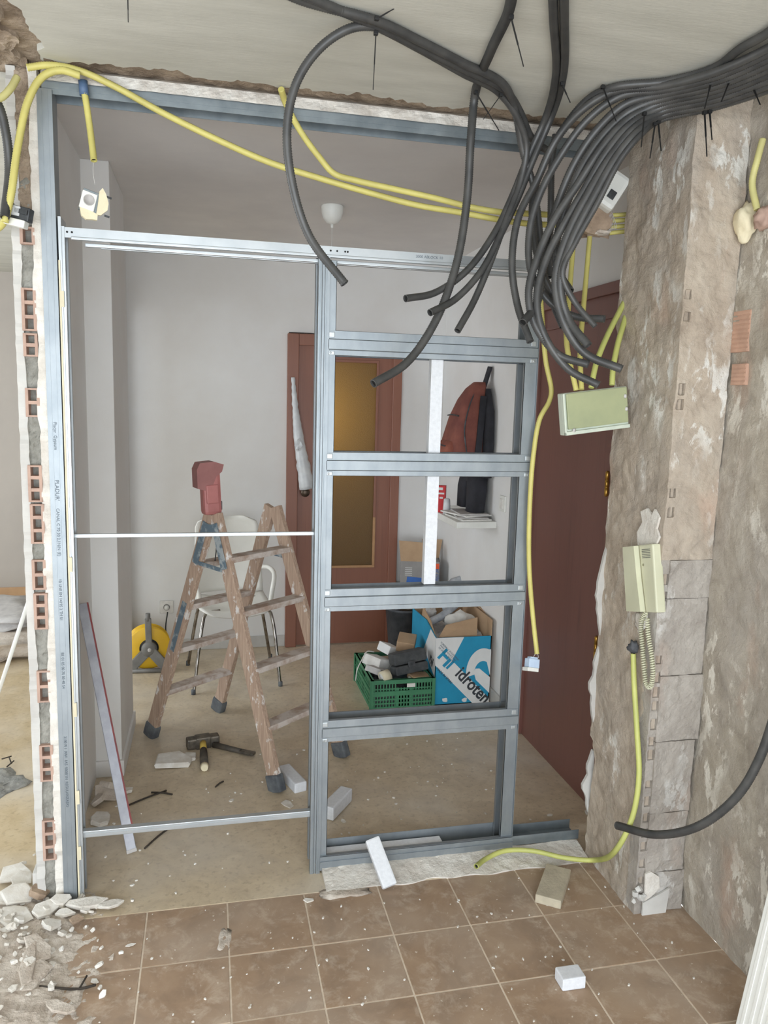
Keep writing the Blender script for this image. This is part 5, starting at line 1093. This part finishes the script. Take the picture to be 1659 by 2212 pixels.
loft([(1.24, 1.03, by_, .085, .13, .6), (1.30, 1.02, by_, .105, .145, .55), (1.42, 1.025, by_, .10, .145, .55), (1.54, 1.04, by_ - .005, .085, .13, .6), (1.64, 1.06, by_ - .02, .065, .10, .65), (1.70, 1.08, by_ - .03, .05, .07, .7), (1.735, 1.095, by_ - .04, .03, .04, .8)], 28, 'backpack_red', 'body', t)
loft([(1.22, 1.125, by_ - .03, .032, .135, .5), (1.40, 1.125, by_ - .035, .03, .14, .5), (1.58, 1.125, by_ - .045, .026, .12, .55), (1.70, 1.128, by_ - .05, .02, .06, .6)], 24, 'cloth_black', 'back_panel', t)
loft([(1.26, .93, by_ - .0, .03, .10, .6), (1.32, .918, by_, .04, .115, .55), (1.38, .925, by_, .038, .112, .55), (1.42, .95, by_, .02, .10, .6)], 24, 'backpack_orange', 'front_pocket', t)
m = MB(); m.beam((1.115, by_ - .05, 1.70), (1.145, by_ - .06, 1.82), .05, .012, up=(1, 0, 0), bev=.003); m.build('hanging_loop', 'cloth_black', t)
m = MB(); m.tube(spline([(1.0, by_ - .15, 1.35), (.985, by_ - .145, 1.48), (1.01, by_ - .13, 1.60), (1.05, by_ - .1, 1.68)]), .004, 6); m.tube(spline([(.962, by_ - .10, 1.55), (.955, by_, 1.555), (.958, by_ + .08, 1.55)]), .004, 6); m.tube(spline([(.900, by_ - .085, 1.385), (.890, by_, 1.39), (.893, by_ + .075, 1.385)]), .004, 6); m.build('zip', 'dark_grey_metal', t)
m = MB(); m.beam((1.06, by_ - .155, 1.30), (1.09, by_ - .13, 1.66), .035, .012, up=(0, 1, 0), bev=.003); m.build('shoulder_strap', 'cloth_black', t)
t = thing('work_trousers', 'black trousers hanging under the backpack above the shelf', 'trousers', (1.1, by_, 1.03))
for dy, zb_ in ((-.085, 1.02), (.075, 1.035)):
    loft([(zb_, 1.085, by_ + dy, .045, .06, .7), (zb_ + .12, 1.09, by_ + dy * .9, .05, .068, .7), (1.24, 1.10, by_ + dy * .7, .05, .075, .7)], 18, 'cloth_black', 'leg', t)
loft([(1.19, 1.10, by_, .05, .13, .6), (1.26, 1.115, by_, .04, .135, .6)], 20, 'cloth_black', 'waist', t)
# clear plastic bag hanging from the back door knob area
p = P(655, 1000, y=2.40); t = thing('plastic_wrap', 'long strip of crumpled clear plastic hanging before the glass door', 'plastic wrap', P(660, 1055, y=2.40))
m = MB(); ps = spline([P(633, 815, y=2.42), P(638, 880, y=2.42), P(646, 950, y=2.40), P(656, 1010, y=2.39), P(664, 1055, y=2.39)], .02); n = len(ps); m.tube(ps, [.012 + .042 * (k / n) ** 1.3 + (.006 + .012 * k / n) * mnoise.noise(Vector((k * 1.3, 1, 1))) for k in range(n)], 12); m.build('wrap', 'clear_bag', t)
m = MB(); m.rock(P(645, 962, y=2.37), (.03, .02, .05), 5, .5, 2, True); m.rock(P(662, 1042, y=2.37), (.04, .02, .035), 7, .6, 2, True); m.build('fold', 'clear_bag', t)
# translucent offcut under rail (rear right foot wrapped)
# ------------------------------------------------------------------ left room things
a = P(-60, 1640, y=.75); a.z = 0.01
p0 = P(2, 1480, y=1.2); p1 = P(66, 1285, y=1.2); d = p1 - p0; e0 = p0 - d * (p0.z - .008) / d.z if d.z else p0
m = MB(); m.tube([e0, p1 + d * .4], .009, 10); tag(m.build('white_pole', 'white_plastic'), 'thin white pole leaning in the left room', 'pole')
for q, (u, v, w, dd_, h, rz, mt, lab) in enumerate(((20, 1400, .36, .6, .10, .35, 'dust_grey', 'dusty plaster sack lying lowest in the left room'), (25, 1385, .30, .5, .05, .2, 'paper_grey', 'printed paper sack on top of the dusty one in the left room'))):
    p = P(u, v, z=.0); m = MB(); m.rock((p.x - .14, p.y + .1, h * .6 + (.14 if q else 0)), (w, dd_, h), q + 5, .25, 3, True, Euler((0, 0, rz)).to_matrix().to_4x4()); tag(m.build('plaster_sack', mt, smooth=True), lab, 'sack')
p = ground(8, 1692); m = MB(); m.rock((p.x - .04, p.y, .0), (.12, .12, .03), 8, .6, 3); o = tag(m.build('mortar_heap', 'grey_rubble'), 'small heap of grey mortar on the left room floor', 'mortar'); 
for q, (u, v) in enumerate(((4, 1645), (15, 1662), (25, 1655))):
    p = ground(u, v) + Vector((0, 0, .012)); m = MB(); m.tube([p, p + Vector((.04 * math.cos(q), .04 * math.sin(q), .01))], .003, 5); tag(m.build('cable_offcut', 'twig'), ['dark offcut furthest left by the mortar heap', 'dark offcut in the middle by the mortar heap', 'dark offcut right of the mortar heap'][q], 'offcut', 'dark offcuts on the left room floor')
m = MB(); m.box((-.913, .03, 0), (-.893, .5, .085), bev=.003); struct(m.build('baseboard_left', 'plaster_white'))
# ------------------------------------------------------------------ rubble at the torn wall foot
m = MB()
def mound(p):
    d = math.hypot((p.x + 1.0) / .26, (p.y + .32) / .42); return max(0, .03 * (1 - d)) - .012 * max(0, d - .75) 
m.rough_slab(lambda a, b: (-1.35 + a * .72, -.85 + b * .88, .004), 90, 100, (0, 0, 1), .007, .012, 26, 6, mound)
o = tag(m.build('plaster_dust', 'dust_grey'), 'layer of pale plaster dust and crumbs over the torn floor', 'dust'); o['kind'] = 'stuff'
RUB = [(30, 1888, .06, .05, .006, .2, 'plaster_chunk', 'flat pale board at the far left of the rubble', .06), (50, 1905, .035, .03, .006, .9, 'plaster_chunk', 'thin grey board edge behind the rubble', .3), (38, 1950, .05, .04, .012, .5, 'plaster_chunk', 'long white plaster slab leaning toward the brick wall', .55), (85, 1940, .035, .03, .02, 1.2, 'brown_chunk', 'brown broken clod in front of the brick wall', .4), (5, 1950, .03, .03, .012, .3, 'plaster_chunk', 'white lump at the left picture edge', .3), (34, 1984, .05, .045, .008, .8, 'plaster_chunk', 'large smooth white slab lying in front of the rubble', .12), (98, 1972, .04, .028, .012, .3, 'plaster_chunk', 'square white plaster piece left of the frame foot', .3), (132, 1955, .034, .026, .018, .1, 'plaster_chunk', 'rounded white lump at the stud foot', .2), (112, 2008, .03, .028, .012, 1.9, 'plaster_chunk', 'cracked white lump lower in the rubble', .3), (140, 1976, .032, .014, .010, -.1, 'plaster_chunk', 'small white bar shaped bit beside the square piece', .1), (15, 2012, .045, .016, .008, .4, 'plaster_chunk', 'curved white strip at the left edge of the rubble', .1), (185, 1958, .06, .022, .014, .12, 'raw_plaster', 'crumbly white ridge along the terrazzo edge', .05), (240, 1956, .04, .016, .010, .2, 'raw_plaster', 'thin right end of the white ridge on the terrazzo edge', .05), (20, 2110, .09, .08, .008, .2, 'dust_grey', 'big dusty floor slab at the bottom left', .05), (62, 2092, .02, .075, .014, .1, 'dust_grey', 'narrow dusty kerb beside the big slab', .1), (80, 2060, .03, .05, .012, .5, 'dust_grey', 'tan broken strip above the dusty kerb', .2), (130, 2180, .05, .016, .007, -.5, 'dust_grey', 'dusty stick shaped piece near the bottom edge', .05), (282, 2042, .012, .006, .003, .2, 'plaster_chunk', 'white flake on the first brown tile', 0), (203, 2120, .010, .012, .003, .9, 'plaster_chunk', 'white flake by the dark twig on the tiles', 0), (165, 1990, .02, .014, .008, .4, 'brown_chunk', 'brown crumb under the white ridge', .2), (186, 1968, .018, .014, .009, .8, 'plaster_chunk', 'white crumb before the frame foot', .2)]
for q, (u, v, a, b, h, rz, mt, lab, tl) in enumerate(RUB): chunk(u, v, (a, b, h), rz, mt, lab, seed=q * 3 + 2, tilt=tl, z=.002 if tl == 0 else .012, group='broken plaster rubble at the torn wall', rough=.3)
m = MB(); rg = random.Random(5)
for q in range(190):
    x_ = rg.gauss(-.93, .13); y_ = rg.gauss(-.22, .2)
    if y_ > .0 and x_ > -.9: continue
    h_ = rg.uniform(.003, .011); m.shard((x_, y_, .012 + (.02 if abs(x_ + 1) < .15 and abs(y_ + .3) < .25 else 0)), (h_ * 1.6, h_ * 1.2, h_ * .5), q, Euler((rg.uniform(-.6, .6), rg.uniform(-.6, .6), rg.uniform(0, 6))).to_matrix())
o = tag(m.build('plaster_crumbs', 'plaster_chunk'), 'scatter of tiny plaster crumbs around the torn wall foot', 'crumbs'); o['kind'] = 'stuff'
m = MB()
for q in range(150):
    x_ = rg.uniform(-.72, 1.1); y_ = rg.uniform(-.95, -.12); h_ = rg.uniform(.0012, .0038); m.shard((x_, y_, h_ * .5), (h_ * 1.5, h_, h_ * .5), q + 500, Euler((0, 0, rg.uniform(0, 6))).to_matrix())
for q in range(110):
    x_ = rg.uniform(-.72, .9); y_ = rg.uniform(-.05, 1.0); h_ = rg.uniform(.0015, .005); m.shard((x_, y_, h_ * .5), (h_ * 1.5, h_, h_ * .5), q + 900, Euler((0, 0, rg.uniform(0, 6))).to_matrix())
o = tag(m.build('floor_crumbs', 'plaster_chunk'), 'tiny white crumbs strewn over tiles and terrazzo', 'crumbs'); o['kind'] = 'stuff'
m = MB(); m.tube(spline([ground(85, 2137) + Vector((0, 0, .008)), ground(130, 2139) + Vector((0, 0, .006)), ground(170, 2140) + Vector((0, 0, .005)), ground(207, 2136) + Vector((0, 0, .012))], .02), .0035, 6); m.tube([ground(172, 2138) + Vector((0, 0, .005)), ground(188, 2116) + Vector((0, 0, .012))], .003, 6); tag(m.build('wire_offcut', 'twig'), 'dark bent wire offcut on the tiles at the lower left', 'offcut')
m = MB(); m.rock(ground(485, 2030) + Vector((0, 0, -.003)), (.02, .05, .0042), 3, .9, 3); tag(m.build('plaster_smear', 'dust_grey'), 'dried plaster smear on the tile joint', 'plaster')
m = MB(); m.rock(ground(740, 1930) + Vector((0, .01, -.002)), (.08, .035, .006), 13, .8, 3); tag(m.build('plaster_smear', 'dust_grey'), 'grey dried plaster smear before the frame foot', 'plaster')
# ------------------------------------------------------------------ white board leaning at the right
e0 = P(1588, 2215, y=-.9); e1 = P(1657, 1930, y=-.9); d = (e1 - e0); k0 = -e0.z / d.z; b0 = e0 + d * k0; topz = 1.2; b1 = e0 + d * ((topz - e0.z) / d.z)
if b1.x > 1.125: b1 = b0 + (b1 - b0) * ((1.125 - b0.x) / (b1.x - b0.x))
t = thing('white_board', 'white grained board leaning against the right wall at the picture corner', 'board', b0)
dd = b1 - b0; nrm = dd.cross(Vector((0, 1, 0))).normalized(); mx = frame_mtx(b0, (0, -1, 0), dd)
m = MB(); m.box((0, .002, -.02), (.24, dd.length, 0), mx, .002); m.build('plank', 'white_plastic', t)
for q in range(9):
    m = MB(); m.box((.014 + q * .025, .004, -.001), (.024 + q * .025, dd.length - .002, .0016), mx, .0007); m.build('ridge', 'white_plastic', t)
